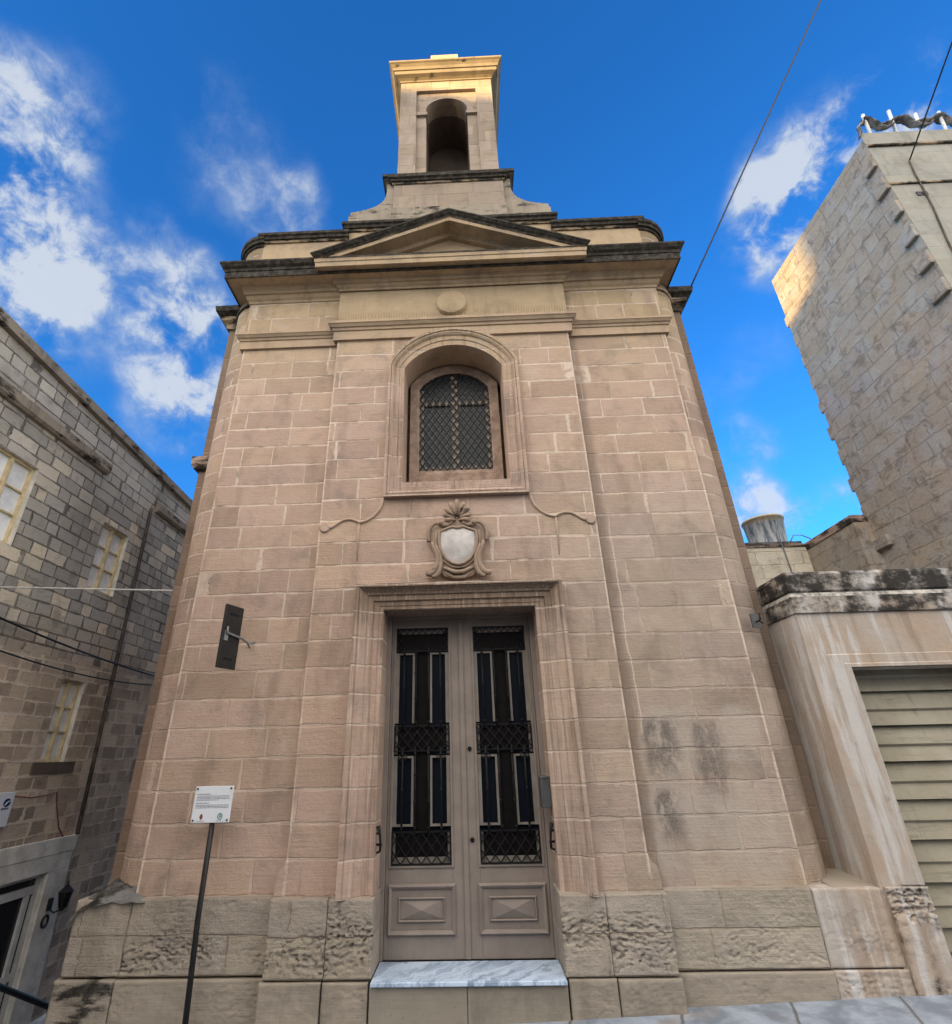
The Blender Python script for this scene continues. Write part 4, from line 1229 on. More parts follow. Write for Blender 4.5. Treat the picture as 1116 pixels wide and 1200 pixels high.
# --- parapet with stepped middle and rounded ends
capp = lambda z: [(0.0, z - 0.15, 0), (0.02, z - 0.15, 0), (0.028, z - 0.115, 1), (0.050, z - 0.11, 1), (0.056, z - 0.07, 1), (0.078, z - 0.05, 1), (0.080, z - 0.006, 1), (-0.1, z + 0.01, 1)]
m = MB()
for s in (-1, 1):
    x0, x1 = sorted((s * 1.40, s * 2.695))
    m.box(x0, x1, 0.0, 0.45, 7.70, 8.46)
m.box(-1.485, 1.485, -0.012, 0.47, 7.70, 8.62)
m.build('parapet', M['plain'], chapel)
m = MB()
for s in (-1, 1):
    pth = [(s * 2.695, 0.46), (s * 2.695, 0.0), (s * 1.45, 0.0)]
    if s > 0: pth.reverse()
    m.sweep(pth, capp(8.592), cap=False)
m.sweep([(-1.485, 0.47), (-1.485, -0.012), (1.485, -0.012), (1.485, 0.47)], capp(8.745), cap=False)
m.box(-1.42, 1.42, 0.06, 0.47, 8.62, 8.74, 1)
m.build('parapet_cap', [M['halfcrust'], M['crust']], chapel)
for s in (-1, 1):
    m = MB()
    rad, cx, cy = 0.43, s * 2.68, 0.435
    prof = [(0.0, 7.72), (0.0, 8.38), (0.02, 8.395), (0.025, 8.43), (0.05, 8.435), (0.055, 8.475), (0.075, 8.495), (0.078, 8.545), (0.02, 8.56), (-0.2, 8.57)]
    npf = len(prof) - 1
    for k in range(npf):
        (d0, za), (d1, zb) = prof[k], prof[k + 1]
        for i in range(24):
            t0, t1 = math.pi / 2 * i / 24, math.pi / 2 * (i + 1) / 24
            f_ = lambda t, d, z: (cx + s * (rad + d) * math.sin(t), cy - (rad + d) * math.cos(t), z)
            q = [f_(t0, d0, za), f_(t1, d0, za), f_(t1, d1, zb), f_(t0, d1, zb)]
            m.add(q, 0 if k == 0 else 1, [(rad * t0 * s, za), (rad * t1 * s, za), (rad * t1 * s, zb), (rad * t0 * s, zb)], k == 0)
    m.build('rounded_parapet', [M['chapel'], M['crust']], chapel)

# --- bellcote
bt = MB()
bt.box(-0.835, 0.835, -0.035, 0.9, 9.045, 9.66)        # base block
bt.build('bellcote_base', M['tower'], chapel)
m = MB()
m.box(-0.855, 0.855, -0.052, 0.9, 8.70, 9.044)
m.build('base_band', M['greystone'], chapel)
for s in (-1, 1):
    m = MB()
    sc_ = [(0.80, 8.74), (1.50, 8.74), (1.50, 8.985), (1.475, 8.99), (1.475, 9.055), (1.42, 9.068), (1.33, 9.085), (1.24, 9.11), (1.155, 9.145), (1.085, 9.19), (1.03, 9.24), (0.985, 9.31), (0.955, 9.40), (0.945, 9.50), (0.945, 9.70), (0.80, 9.70)]
    poly = [(s * x, z) for x, z in sc_]
    if s < 0: poly.reverse()
    m.prism(poly, 0.0, 0.42, 0, cap_back=True)
    m.build('volute_wing', M['greystone'], chapel)
m = MB()
m.sweep([(-0.84, 0.9), (-0.84, -0.035), (0.84, -0.035), (0.84, 0.9)],
        [(0.0, 9.60, 0), (0.016, 9.60, 0), (0.022, 9.635, 1), (0.042, 9.64, 1), (0.048, 9.675, 1), (0.072, 9.695, 1), (0.074, 9.745, 1), (-0.12, 9.775, 1)], cap=False)
m.sweep([(-0.945, 0.42), (-0.945, 0.0), (0.945, 0.0), (0.945, 0.42)],
        [(0.0, 9.69, 0), (0.02, 9.70, 1), (0.04, 9.73, 1), (0.045, 9.76, 1), (0.07, 9.775, 1), (0.072, 9.825, 1), (-0.1, 9.84, 1)], cap=False)
m.build('base_cornice', [M['halfcrust'], M['crust']], chapel)
# shaft with arched opening
TW, AW, AS, AR = 0.795, 0.352, 11.62, 0.40
PW, PT = 0.517, 12.235                                  # sunk panel
TY0, TY1 = 0.0, 1.10
m = MB()
for s in (-1, 1):
    x0, x1 = sorted((s * PW, s * TW))
    m.add([(x0, TY0, 9.74), (x1, TY0, 9.74), (x1, TY0, 12.56), (x0, TY0, 12.56)])
    m.add([(s * PW, TY0, 9.74), (s * PW, TY0, PT), (s * PW, 0.05, PT), (s * PW, 0.05, 9.74)])
    xa, xb = sorted((s * AW, s * PW))
    m.add([(xa, 0.05, 9.74), (xb, 0.05, 9.74), (xb, 0.05, AS), (xa, 0.05, AS)])
    m.add([(s * TW, TY0, 9.74), (s * TW, TY1, 9.74), (s * TW, TY1, 12.56), (s * TW, TY0, 12.56)])
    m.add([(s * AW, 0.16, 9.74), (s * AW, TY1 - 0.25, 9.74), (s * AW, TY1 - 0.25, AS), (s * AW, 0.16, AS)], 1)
    m.add([(s * AW, 0.05, 9.74), (s * AW, 0.16, 9.74), (s * AW, 0.16, AS), (s * AW, 0.05, AS)])
m.add([(-PW, TY0, PT), (PW, TY0, PT), (PW, TY0, 12.56), (-PW, TY0, 12.56)])
m.add([(-PW, TY0, PT), (PW, TY0, PT), (PW, 0.05, PT), (-PW, 0.05, PT)])
ar = seg_arc(AW, AS, AR, 20)
m.add([(-PW, 0.05, AS)] + [(x, 0.05, z) for x, z in ar] + [(PW, 0.05, AS), (PW, 0.05, PT), (-PW, 0.05, PT)])
for (xa, za), (xb, zb) in zip(ar[:-1], ar[1:]):
    m.add([(xa, 0.05, za), (xb, 0.05, zb), (xb, 0.30, zb), (xa, 0.30, za)])
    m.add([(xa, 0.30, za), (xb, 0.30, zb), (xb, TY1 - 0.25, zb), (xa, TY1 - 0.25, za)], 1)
m.add([(-TW, TY1, 9.74), (TW, TY1, 9.74), (TW, TY1, 12.56), (-TW, TY1, 12.56)])
sh = m.build('bellcote_shaft', [M['tower'], M['plinth_dark']], chapel)  # second material paints the shade of the opening onto its inner faces
m = MB()
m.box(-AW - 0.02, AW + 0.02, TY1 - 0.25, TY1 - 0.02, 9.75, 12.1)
m.build('back_wall', M['plinth_dark'], sh)  # dark colour deepens the shade inside the opening
m = MB()                                                # imposts and the ring of the arch
for s in (-1, 1):
    x0, x1 = sorted((s * (AW - 0.022), s * (PW - 0.002)))
    m.box(x0, x1, 0.012, 0.40, AS - 0.085, AS)
a1 = seg_arc(AW + 0.001, AS + 0.001, AR, 20); a2 = seg_arc(AW + 0.105, AS + 0.001, AR + 0.105, 20)
m.strip(list(zip(a1, a2)), [(0, 0.049, 0), (0, 0.026, 0), (1, 0.026, 0), (1, 0.049, 0)])
m.build('arch_ring', M['tower'], sh)
m = MB()
m.sweep([(-TW, TY1), (-TW, TY0), (TW, TY0), (TW, TY1), (-TW, TY1)],
        [(0.0, 12.50, 0), (0.014, 12.50, 0), (0.018, 12.535, 0), (0.05, 12.56, 0), (0.10, 12.585, 0), (0.105, 12.60, 0), (0.108, 12.665, 0), (0.125, 12.67, 0), (0.14, 12.73, 0), (0.17, 12.77, 0), (0.19, 12.785, 0), (0.195, 12.79, 0), (0.195, 12.83, 0), (-0.3, 12.88, 0)], cap=False)
m.box(-0.6, 0.6, 0.2, 0.9, 12.80, 12.89)
m.build('bellcote_cornice', M['capstone'], chapel)
m = MB()
m.box(-0.285, 0.245, 0.28, 0.75, 12.885, 14.06)
m.build('top_stone', M['plain'], chapel, bevel=0.01)

# --- cartouche over the door
cx, yc0 = 0.005, YC
ca = MB()
bd = [(-0.20, 3.36), (-0.14, 3.29), (-0.06, 3.265), (0.06, 3.265), (0.14, 3.29), (0.20, 3.36), (0.235, 3.46), (0.245, 3.60), (0.285, 3.70), (0.275, 3.80), (0.20, 3.85), (0.13, 3.855), (0.06, 3.90), (0, 3.93),
      (-0.06, 3.90), (-0.13, 3.855), (-0.20, 3.85), (-0.275, 3.80), (-0.285, 3.70), (-0.245, 3.60), (-0.235, 3.46)]
bd = [(x + cx, z) for x, z in bd]
ca.prism(bd, YC - 0.055, YC + 0.01)
cart = ca.build('cartouche', M['cartouche'], chapel, bevel=0.012)
# shield
shp = [(-0.185, 3.765), (-0.13, 3.785), (-0.06, 3.815), (0.0, 3.80), (0.06, 3.815), (0.13, 3.785), (0.185, 3.765), (0.192, 3.68), (0.185, 3.60), (0.16, 3.53), (0.12, 3.465), (0.06, 3.42), (0.0, 3.405), (-0.06, 3.42), (-0.12, 3.465), (-0.16, 3.53), (-0.185, 3.60), (-0.192, 3.68)]
m = MB()
shc = (cx, 3.62)
def shf(a, b):
    n_ = len(shp); f_ = a * n_; i = int(f_) % n_; t = f_ - int(f_)
    x = shp[i][0] + (shp[(i + 1) % n_][0] - shp[i][0]) * t + cx; z = shp[i][1] + (shp[(i + 1) % n_][1] - shp[i][1]) * t
    return (shc[0] + (x - shc[0]) * b, YC - 0.070 - 0.030 * (1 - b * b), shc[1] + (z - shc[1]) * b)
m.grid(shf, len(shp) * 3, 10, 0)
m.build('shield', M['shield'], cart)
m = MB()
m.tube([(x + cx, YC - 0.074, z) for x, z in shp], 0.017, 8, closed=True)
m.tube([((x) * 1.16 + cx, YC - 0.060, (z - 3.62) * 1.13 + 3.615) for x, z in shp[6:] + shp[:1]], 0.013, 8)
m.build('shield_rim', M['cartouche'], cart)
# scrolled sides
m = MB()
for s in (-1, 1):
    P_ = [(0.155, 3.845), (0.19, 3.87), (0.235, 3.865), (0.275, 3.83), (0.297, 3.78), (0.303, 3.72), (0.300, 3.675), (0.275, 3.665)]
    m.tube([(cx + s * x, YC - 0.055, z) for x, z in P_], [0.022, 0.018, 0.018, 0.020, 0.021, 0.021, 0.018, 0.010], 8)
    P_ = [(0.262, 3.66), (0.250, 3.61), (0.225, 3.56), (0.205, 3.51), (0.200, 3.46), (0.212, 3.40), (0.240, 3.345), (0.275, 3.315), (0.305, 3.320), (0.318, 3.34)]
    m.tube([(cx + s * x, YC - 0.060, z) for x, z in P_], [0.016, 0.022, 0.025, 0.026, 0.027, 0.030, 0.033, 0.034, 0.030, 0.020], 8)
    P_ = [(0.225, 3.62), (0.200, 3.56), (0.178, 3.50), (0.172, 3.44), (0.178, 3.38), (0.200, 3.32), (0.232, 3.285), (0.262, 3.285)]
    m.tube([(cx + s * x, YC - 0.072, z) for x, z in P_], [0.012, 0.016, 0.018, 0.019, 0.021, 0.024, 0.026, 0.018], 8)
    # curled bracket over the shield
    P_ = [(0.165, 3.855), (0.135, 3.835), (0.100, 3.835), (0.070, 3.86), (0.050, 3.905), (0.045, 3.945), (0.060, 3.962), (0.078, 3.952)]
    m.tube([(cx + s * x, YC - 0.070, z) for x, z in P_], [0.030, 0.024, 0.018, 0.016, 0.015, 0.015, 0.015, 0.012], 8)
    m.grid(lambda a, b: (cx + s * 0.168 + 0.034 * math.sin(math.pi * b) * math.cos(2 * math.pi * a), YC - 0.075 - 0.034 * math.cos(math.pi * b), 3.862 + 0.034 * math.sin(math.pi * b) * math.sin(2 * math.pi * a)), 12, 8, 0)
    # ribbon below
    m.tube([(cx + s * x, YC - 0.072, z) for x, z in [(0.0, 3.325), (0.05, 3.33), (0.10, 3.355), (0.145, 3.375)]], [0.024, 0.022, 0.018, 0.012], 8)
    m.tube([(cx + s * x, YC - 0.050, z) for x, z in [(0.0, 3.275), (0.06, 3.28), (0.10, 3.31), (0.15, 3.34)]], [0.022, 0.022, 0.018, 0.012], 8)
m.build('scrollwork', M['cartouche'], cart)
# shell crest
m = MB()
base_ = Vector((cx, 0, 3.90))
for k in range(-4, 5):
    a = k * R(24)
    L_ = 0.215 - 0.016 * abs(k) ** 1.2
    d = Vector((math.sin(a) * 0.92, 0, math.cos(a)))
    P_ = [base_ + d * (L_ * t) + Vector((0, YC - 0.035 - 0.055 * math.sin(t * 2.4), 0)) for t in (0.15, 0.4, 0.65, 0.85, 1.0)]
    m.tube(P_, [0.010, 0.015, 0.021, 0.025, 0.020], 8)
m.build('shell_crest', M['cartouche'], cart)

# --- iron bracket on the right rounded corner
m = MB()
m.obox((2.86, 0.035, 2.80), (0.045, 0.011, 0), (-0.002, 0.008, 0), (0, 0, 0.07))
ib = m.build('bracket_plate', M['boxgrey'], chapel)
m = MB()
m.tube([(2.865, 0.03, 2.79), (2.865, -0.02, 2.79), (2.872, -0.03, 2.80), (2.876, -0.03, 2.86)], 0.008, 8)
m.tube([(2.865, -0.02, 2.79), (2.89, -0.03, 2.76)], 0.007, 8)
m.build('hook', M['iron'], ib)

# ================================================================== GARAGE
gar = thing('garage', 'low rendered garage with black stained coping and ribbed shutter beside the chapel', 'garage')
GX0, GX1, GY = 3.205, 12.0, -0.05
ODX, ODZ = 3.545, 2.335                                # shutter opening
m = MB()
m.add([(GX0, GY, -0.3), (ODX, GY, -0.3), (ODX, GY, 2.84), (GX0, GY, 2.84)])
m.add([(ODX, GY, ODZ), (6.6, GY, ODZ), (6.6, GY, 2.84), (ODX, GY, 2.84)])
m.add([(6.6, GY, -0.3), (GX1, GY, -0.3), (GX1, GY, 2.84), (6.6, GY, 2.84)])
m.add([(ODX, GY, -0.3), (ODX, 0.22, -0.3), (ODX, 0.22, ODZ), (ODX, GY, ODZ)])
m.add([(6.6, GY, -0.3), (6.6, 0.22, -0.3), (6.6, 0.22, ODZ), (6.6, GY, ODZ)])
m.add([(ODX, GY, ODZ), (6.6, GY, ODZ), (6.6, 0.22, ODZ), (ODX, 0.22, ODZ)])
m.add([(GX0, GY, -0.3), (GX0, 4.0, -0.3), (GX0, 4.0, 2.84), (GX0, GY, 2.84)])
m.build('wall', M['garage'], gar, fix=False)
m = MB()                                                # flat band round the opening
m.strip([((ODX, 0.705), (3.37, 0.705)), ((ODX, ODZ), (3.37, 2.455)), ((6.6, ODZ), (6.78, 2.455)), ((6.6, 0.705), (6.78, 0.705))],
        [(0, GY + 0.04, 0), (0, GY - 0.022, 0), (0.25, GY - 0.022, 0), (0.29, GY - 0.012, 0), (0.95, GY - 0.012, 0), (1.0, GY, 0)])
m.build('opening_band', M['garage'], gar, bevel=0.004)
m = MB()
block_face(m, 3.235, 3.555, -0.3, 0.695, GY - 0.030, 0.075, [(0.62, 0.08, 1.3)], 31.0, yb=0.2)
m.build('pier_foot', M['pier'], gar)
m = MB()
m.sweep([(GX0 + 0.01, 4.0), (GX0 + 0.01, GY), (GX1, GY)], [(0.0, 2.84, 0), (0.022, 2.842, 0), (0.026, 2.90, 0), (0.028, 2.995, 0)], cap=False)
m.sweep([(GX0 + 0.01, 4.0), (GX0 + 0.01, GY), (GX1, GY)], [(0.028, 2.995, 2), (0.020, 3.02, 2), (0.014, 3.035, 1), (0.030, 3.055, 1), (0.034, 3.215, 1), (0.020, 3.245, 1), (-0.3, 3.262, 1)], cap=False)
m.build('coping', [M['garagehalf'], M['garageblack'], M['limewash']], gar)
m = MB()
m.box(GX0 + 0.3, GX1, GY + 0.3, 4.0, 3.15, 3.20)
m.build('roof', M['cement'], gar)
m = MB()
z = -0.2
pit = 0.293
k = 0
while z < 2.5:
    a, b = 0.145, 0.195
    for q in ([(a, z), (b - 0.012, z + pit * 0.40)], [(b - 0.012, z + pit * 0.40), (a + 0.012, z + pit * 0.47)], [(a + 0.012, z + pit * 0.47), (b, z + pit * 0.965)], [(b, z + pit * 0.965), (b + 0.02, z + pit * 0.972)], [(b + 0.02, z + pit * 0.972), (b + 0.02, z + pit * 0.994)], [(b + 0.02, z + pit * 0.994), (a, z + pit)]):
        (ya, za), (yb, zb) = q
        m.add([(ODX - 0.02, ya, za), (6.62, ya, za), (6.62, yb, zb), (ODX - 0.02, yb, zb)])
    z += pit
m.build('roller_shutter', M['slat'], gar, fix=False)

# ================================================================== TALL BUILDING ON THE RIGHT
tall = thing('tall_house', 'tall house with rough bare party wall and toothed corner stones at right', 'house')
TX, TY, TYB, TZ = 6.60, 0.10, 2.83, 10.40
m = MB()
m.add([(TX, TY, 0.0), (TX, TYB, 0.0), (TX, TYB, TZ + 0.03), (TX, TY, TZ)])
m.add([(TX, TYB, 0.0), (13.0, TYB, 0.0), (13.0, TYB, TZ + 0.03), (TX, TYB, TZ + 0.03)])
m.build('party_wall', M['tall'], tall)
m = MB()
m.add([(TX, TY - 0.001, 3.1), (13.0, TY - 0.001, 3.1), (13.0, TY - 0.001, TZ + 0.16), (TX, TY - 0.001, TZ + 0.16)])
m.build('front_wall', M['tallfront'], tall)
m = MB()
m.add([(TX, TY, TZ), (13.0, TY, TZ), (13.0, TYB, TZ + 0.02), (TX, TYB, TZ + 0.02)])
m.build('roof', M['cement'], tall)
m = MB()
m.sweep([(TX, TY), (13.0, TY)], [(0.0, 10.185, 0), (0.03, 10.19, 0), (0.035, 10.22, 0), (0.0, 10.24, 0)])
m.build('string_course', M['halfcrust'], tall)
m = MB()
m.sweep([(TX, TY), (13.0, TY)], [(0.0, 9.255, 0), (0.022, 9.26, 0), (0.026, 9.29, 0), (0.0, 9.31, 0)])
m.build('string_course', M['halfcrust'], tall)
z = 9.737
k = 0
while z > 3.4:
    hq = 0.262
    m = MB()
    dd = rnd.uniform(-0.05, 0.05)
    jz = rnd.uniform(-0.02, 0.02)
    m.box(TX - 0.055, TX + 0.05, TY + 0.004, TY + 0.22 + dd, z, z + hq - abs(jz) * 1.5)
    m.build('quoin_stone', M['tall'], tall, bevel=0.012)
    m = MB()
    m.box(TX - 0.004, TX + 0.3, TYB - 0.1, TYB + 0.070 + rnd.uniform(-.045, .02), z - 0.52 + jz, z - 0.52 + hq + rnd.uniform(-0.05, 0.02))
    m.build('quoin_stone', M['tall'], tall, bevel=0.012)
    z -= 0.5265
m = MB()
m.box(6.535, 6.63, 2.52, 2.86, 4.45, 4.62)
m.build('projecting_stone', M['tall'], tall, bevel=0.015)
for x in (6.93, 7.015):
    m = MB(); m.box(x - 0.035, x + 0.035, TY - 0.012, TY, 8.99, 9.07); m.build('vent', M['black'], tall)
m = MB()
m.tube([(7.071, TY - 0.02, 9.778), (7.04, TY - 0.015, 9.50), (7.02, TY - 0.015, 9.12), (6.99, TY - 0.015, 8.7), (6.95, TY - 0.015, 8.40), (6.90, TY - 0.015, 8.0), (6.875, TY - 0.015, 7.70), (6.87, TY - 0.015, 6.0)], 0.012, 8)
m.build('wall_cable', M['pipe'], tall)

# poles and tarpaulin on its roof edge
tp = thing('roof_tarpaulin', 'crumpled grey tarpaulin on white poles along the tall house roof edge', 'tarpaulin')
for xa, xb, zt in ((6.80, 6.835, 11.02), (7.245, 7.245, 11.10), (7.625, 7.65, 10.98), (8.005, 8.03, 11.0), (8.45, 8.46, 11.02)):
    m = MB()
    m.tube([(xb, TY + 0.05, 10.40), (xb, TY + 0.05, 10.62), (xa, TY - 0.02, zt)], 0.024, 8)
    m.build('pole', M['polewhite'], tp)
m = MB()
def tarp(a, b):
    x = 6.78 + 1.9 * a
    top = 10.96 - 0.16 * math.sin(a * math.pi * 3.2) ** 2 + 0.03 * fbm((a * 9, 1, 2), 3)
    bot = 10.86 - 0.20 * math.sin(a * math.pi * 3.2) ** 2 + 0.04 * fbm((a * 7, 5, 2), 3)
    z = bot + (top - bot) * b
    y = TY + 0.02 + 0.05 * math.sin(b * 7 + a * 21) + 0.04 * fbm((a * 10, b * 3, 7), 3)
    return (x, y, z)
m.grid(tarp, 60, 12, 0)
def rag(a, b):
    x = 6.83 - 0.28 * a + 0.03 * math.sin(a * 9); w_ = 0.045 * (1 - a * 0.6)
    return (x, TY + 0.03 * math.sin(a * 7 + b * 5), 10.98 - 0.52 * a ** 1.2 + w_ * (b - 0.5) * 2)
m.grid(rag, 18, 4, 0)
tc = m.build('cloth', M['tarp'], tp)
sd = tc.modifiers.new('thick', 'SOLIDIFY'); sd.thickness = 0.012

# yard wall, side wall and tank behind the garage
yw = thing('yard_wall', 'pale cream yard wall between chapel and tall house under the tank', 'wall')
m = MB()
m.box(4.2, 6.345, 4.05, 4.3, 0, 5.02)
m.build('wall', M['backwall'], yw)
m = MB()
m.box(4.2, 6.345, 4.03, 4.32, 5.022, 5.075)
m.build('coping', M['halfcrust'], yw)
sw_ = thing('side_wall', 'weathered block wall running back from the tall house towards the tank', 'wall')
m = MB()
m.box(6.35, 6.68, 2.80, 4.6, 0, 4.95)
m.build('wall', M['tall'], sw_)
m = MB()
m.box(6.335, 6.69, 2.80, 4.6, 4.952, 5.085)
m.build('coping', M['halfcrust'], sw_, bevel=0.01)
tk = thing('water_tank', 'small round streaked metal water tank standing on the cream yard wall', 'tank')
m = MB()
cx_, cy_ = 5.92, 4.42
prof = [(0.315, 5.152), (0.318, 5.17), (0.350, 5.66), (0.372, 5.67), (0.372, 5.705), (0.345, 5.705), (0.330, 5.40)]
for (r0, za), (r1, zb) in zip(prof[:-1], prof[1:]):
    for i in range(32):
        t0, t1 = 2 * math.pi * i / 32, 2 * math.pi * (i + 1) / 32
        m.add([(cx_ + r0 * math.cos(t0), cy_ + r0 * math.sin(t0), za), (cx_ + r0 * math.cos(t1), cy_ + r0 * math.sin(t1), za), (cx_ + r1 * math.cos(t1), cy_ + r1 * math.sin(t1), zb), (cx_ + r1 * math.cos(t0), cy_ + r1 * math.sin(t0), zb)], 0, None, True)
m.build('drum', M['tank'], tk)
m = MB()
m.grid(lambda a, b: (cx_ + 0.330 * b * math.cos(2 * math.pi * a), cy_ + 0.330 * b * math.sin(2 * math.pi * a), 5.60), 32, 2, 0)
m.build('lid', M['rust'], tk)
m = MB()
m.tube([(5.93, 4.14, 5.58), (5.93, 4.02, 5.56), (5.90, 4.015, 5.15), (5.93, 4.02, 4.60), (5.93, 4.02, 4.2)], 0.011, 8)
m.tube([(6.10, 4.15, 5.08), (6.22, 4.1, 5.27), (6.33, 4.05, 5.25), (6.45, 4.0, 5.15)], 0.010, 8)
m.build('pipe', M['greymetal'], tk)
m = MB()
m.box(5.3, 6.33, 4.10, 5.0, 5.076, 5.150)
m.build('tank_shelf', M['cement'], yw)

# ================================================================== HOUSE ON THE LEFT
hs = thing('stone_house', 'grey stone block house with cream windows along the left alley', 'house')
HX = -5.5
roofz = lambda y: 6.665 - 0.0505 * y
ZC = 2.98                                               # where the brown lower blocks give way to the grey ones
wins = [(0.02, 0.690, 4.12, 5.20), (2.075, 2.690, 4.035, 5.065), (4.245, 4.86, 3.98, 4.97), (2.157, 2.60, 1.702, 2.735), (4.255, 4.80, 1.645, 2.62)]
door = (1.20, 2.80, -1.75, 0.405)


def wall_with_holes(y0, y1, z0, z1, holes, x, mi=0, ztop=None):
    """rectangular wall at x= const cut by rectangular holes (cells of a grid)"""
    mb = MB()
    ys = sorted({y0, y1} | {h[0] for h in holes} | {h[1] for h in holes})
    zs = sorted({z0, z1} | {h[2] for h in holes} | {h[3] for h in holes})
    ys = [y for y in ys if y0 <= y <= y1]; zs = [z for z in zs if z0 <= z <= z1]
    for a, b in zip(ys[:-1], ys[1:]):
        for c, d in zip(zs[:-1], zs[1:]):
            my, mz = (a + b) / 2, (c + d) / 2
            if any(h[0] < my < h[1] and h[2] < mz < h[3] for h in holes): continue
            za, zb = (d, d)
            if ztop and d == z1: za, zb = ztop(a), ztop(b)
            mb.add([(x, b, c), (x, a, c), (x, a, za), (x, b, zb)], mi)
    return mb


m = wall_with_holes(-7, 16, ZC, 6.0, wins, HX, 0, lambda y: roofz(y) - 0.15)
m.build('upper_wall', M['house_up'], hs, fix=False)
m = wall_with_holes(-7, 16, -2.0, ZC, wins + [door], HX)
m.build('lower_wall', M['house_lo'], hs, fix=False)
m = MB()
m.add([(HX, -7, -2), (HX, -7, roofz(-7) - 0.15), (-12, -7, roofz(-7) - 0.15), (-12, -7, -2)])
m.build('end_wall', M['house_up'], hs); m = MB()
m.add([(HX, 16, -2), (HX, 16, roofz(16) - 0.15), (-12, 16, roofz(16) - 0.15), (-12, 16, -2)])
m.build('end_wall', M['house_up'], hs)
m = MB()
a0, a1 = -7, 16
for (dx, dz), (ex, ez) in zip([(0.0, -0.15), (0.07, -0.14), (0.085, -0.02), (0.05, 0.0), (-0.3, 0.012), (-6.5, 0.012)][:-1], [(0.0, -0.15), (0.07, -0.14), (0.085, -0.02), (0.05, 0.0), (-0.3, 0.012), (-6.5, 0.012)][1:]):
    nseg = 60
    for i in range(nseg):
        ya = a0 + (a1 - a0) * i / nseg; yb = a0 + (a1 - a0) * (i + 1) / nseg
        m.add([(HX + dx, ya, roofz(ya) + dz), (HX + dx, yb, roofz(yb) + dz), (HX + ex, yb, roofz(yb) + ez), (HX + ex, ya, roofz(ya) + ez)])
m.build('roof_coping', M['greystone'], hs)
for ya, yb in ((-7, 1.81), (3.17, 16)):
    m = MB()
    m.sweep([(HX, ya), (HX, yb)][::1], [(0.0, 5.735, 0), (0.045, 5.745, 0), (0.075, 5.78, 0), (0.08, 5.90, 0), (0.0, 5.93, 0)])
    m.build('string_course', M['greystone'], hs)
# windows: two casements of three panes each, curtains behind
for i, (ya, yb, za, zb) in enumerate(wins):
    XR = HX - 0.11
    r_ = MB()
    r_.add([(HX, ya, za), (HX, ya, zb), (XR, ya, zb), (XR, ya, za)]); r_.add([(HX, yb, za), (XR, yb, za), (XR, yb, zb), (HX, yb, zb)])
    r_.add([(HX, ya, zb), (HX, yb, zb), (XR, yb, zb), (XR, ya, zb)]); r_.add([(HX, ya, za), (XR, ya, za), (XR, yb, za), (HX, yb, za)])
    rv = r_.build('window_reveal', M['whitestone'], hs)
    f_ = MB()
    t = 0.034; ym = (ya + yb) / 2
    xf0, xf1 = XR + 0.0, XR + 0.05
    f_.box(xf0, xf1, ya + 0.001, ya + t, za + 0.001, zb - 0.001); f_.box(xf0, xf1, yb - t, yb - 0.001, za + 0.001, zb - 0.001)
    f_.box(xf0, xf1, ya + t, yb - t, zb - t, zb - 0.001); f_.box(xf0, xf1, ya + t, yb - t, za + 0.001, za + t)
    f_.box(xf0, xf1 + 0.01, ym - 0.022, ym + 0.022, za + t, zb - t)
    hgt = zb - za
    for q in (0.36, 0.66):
        for y0, y1 in ((ya + t, ym - 0.022), (ym + 0.022, yb - t)):
            f_.box(xf0, xf1 - 0.01, y0, y1, za + hgt * q - 0.011, za + hgt * q + 0.011)
    wf = f_.build('window', M['creamwood'], hs, bevel=0.003)
    g = MB()
    g.box(XR - 0.02, XR + 0.010, ya + t, yb - t, za + t, zb - t)
    g.build('curtained_pane', M['curtain'], wf)
m = MB()
m.box(HX, HX + 0.02, 2.05, 2.80, 1.565, 1.700)
m.build('black_sill_stone', M['plinth_dark'], hs)
# door with pale stone surround
m = MB()
XS = HX + 0.045
m.box(HX, XS, 2.80, 3.18, -2.0, 0.405); m.box(HX, XS, 0.85, 1.20, -2.0, 0.405)
m.box(HX, XS, 0.85, 3.18, 0.406, 0.60); m.box(HX, XS + 0.006, 0.80, 3.20, 0.601, 0.785)
ds = m.build('door_surround', M['whitestone'], hs, bevel=0.006)
m = MB()
XD = HX - 0.08
m.box(XD - 0.05, HX - 0.001, 2.801, 2.86, -1.9, 0.45); m.box(XD - 0.05, HX - 0.001, 1.14, 1.199, -1.9, 0.45); m.box(XD - 0.05, HX - 0.001, 1.199, 2.801, 0.406, 0.45)
m.build('door_reveal', M['whitestone'], hs)
m = MB(); m.add([(-12, -7, -2), (-12, 16, -2), (-12, 16, roofz(16) - 0.15), (-12, -7, roofz(-7) - 0.15)]); m.build('back_wall', M['house_up'], hs)
m = MB()
def vbar(y0, y1, z0, z1, d=0.0): m.box(XD, XD + 0.05 + d, y0, y1, z0, z1)
vbar(2.745, 2.80, -1.75, 0.405); vbar(1.20, 1.255, -1.75, 0.405)
vbar(1.255, 2.745, 0.365, 0.405); vbar(1.255, 2.745, 0.195, 0.285)
vbar(2.61, 2.675, -1.75, 0.195, 0.006); vbar(1.90, 1.96, -1.75, 0.195, 0.006)
vbar(1.255, 1.90, -0.66, -0.59); vbar(1.96, 2.61, -0.66, -0.59); vbar(2.675, 2.745, -0.66, -0.59)
hd = m.build('door', M['whitealu'], hs, bevel=0.003)
m = MB()
m.box(XD - 0.01, XD + 0.02, 1.21, 2.79, -1.74, 0.40)
m.build('glass', M['housedark'], hd)
m = MB()
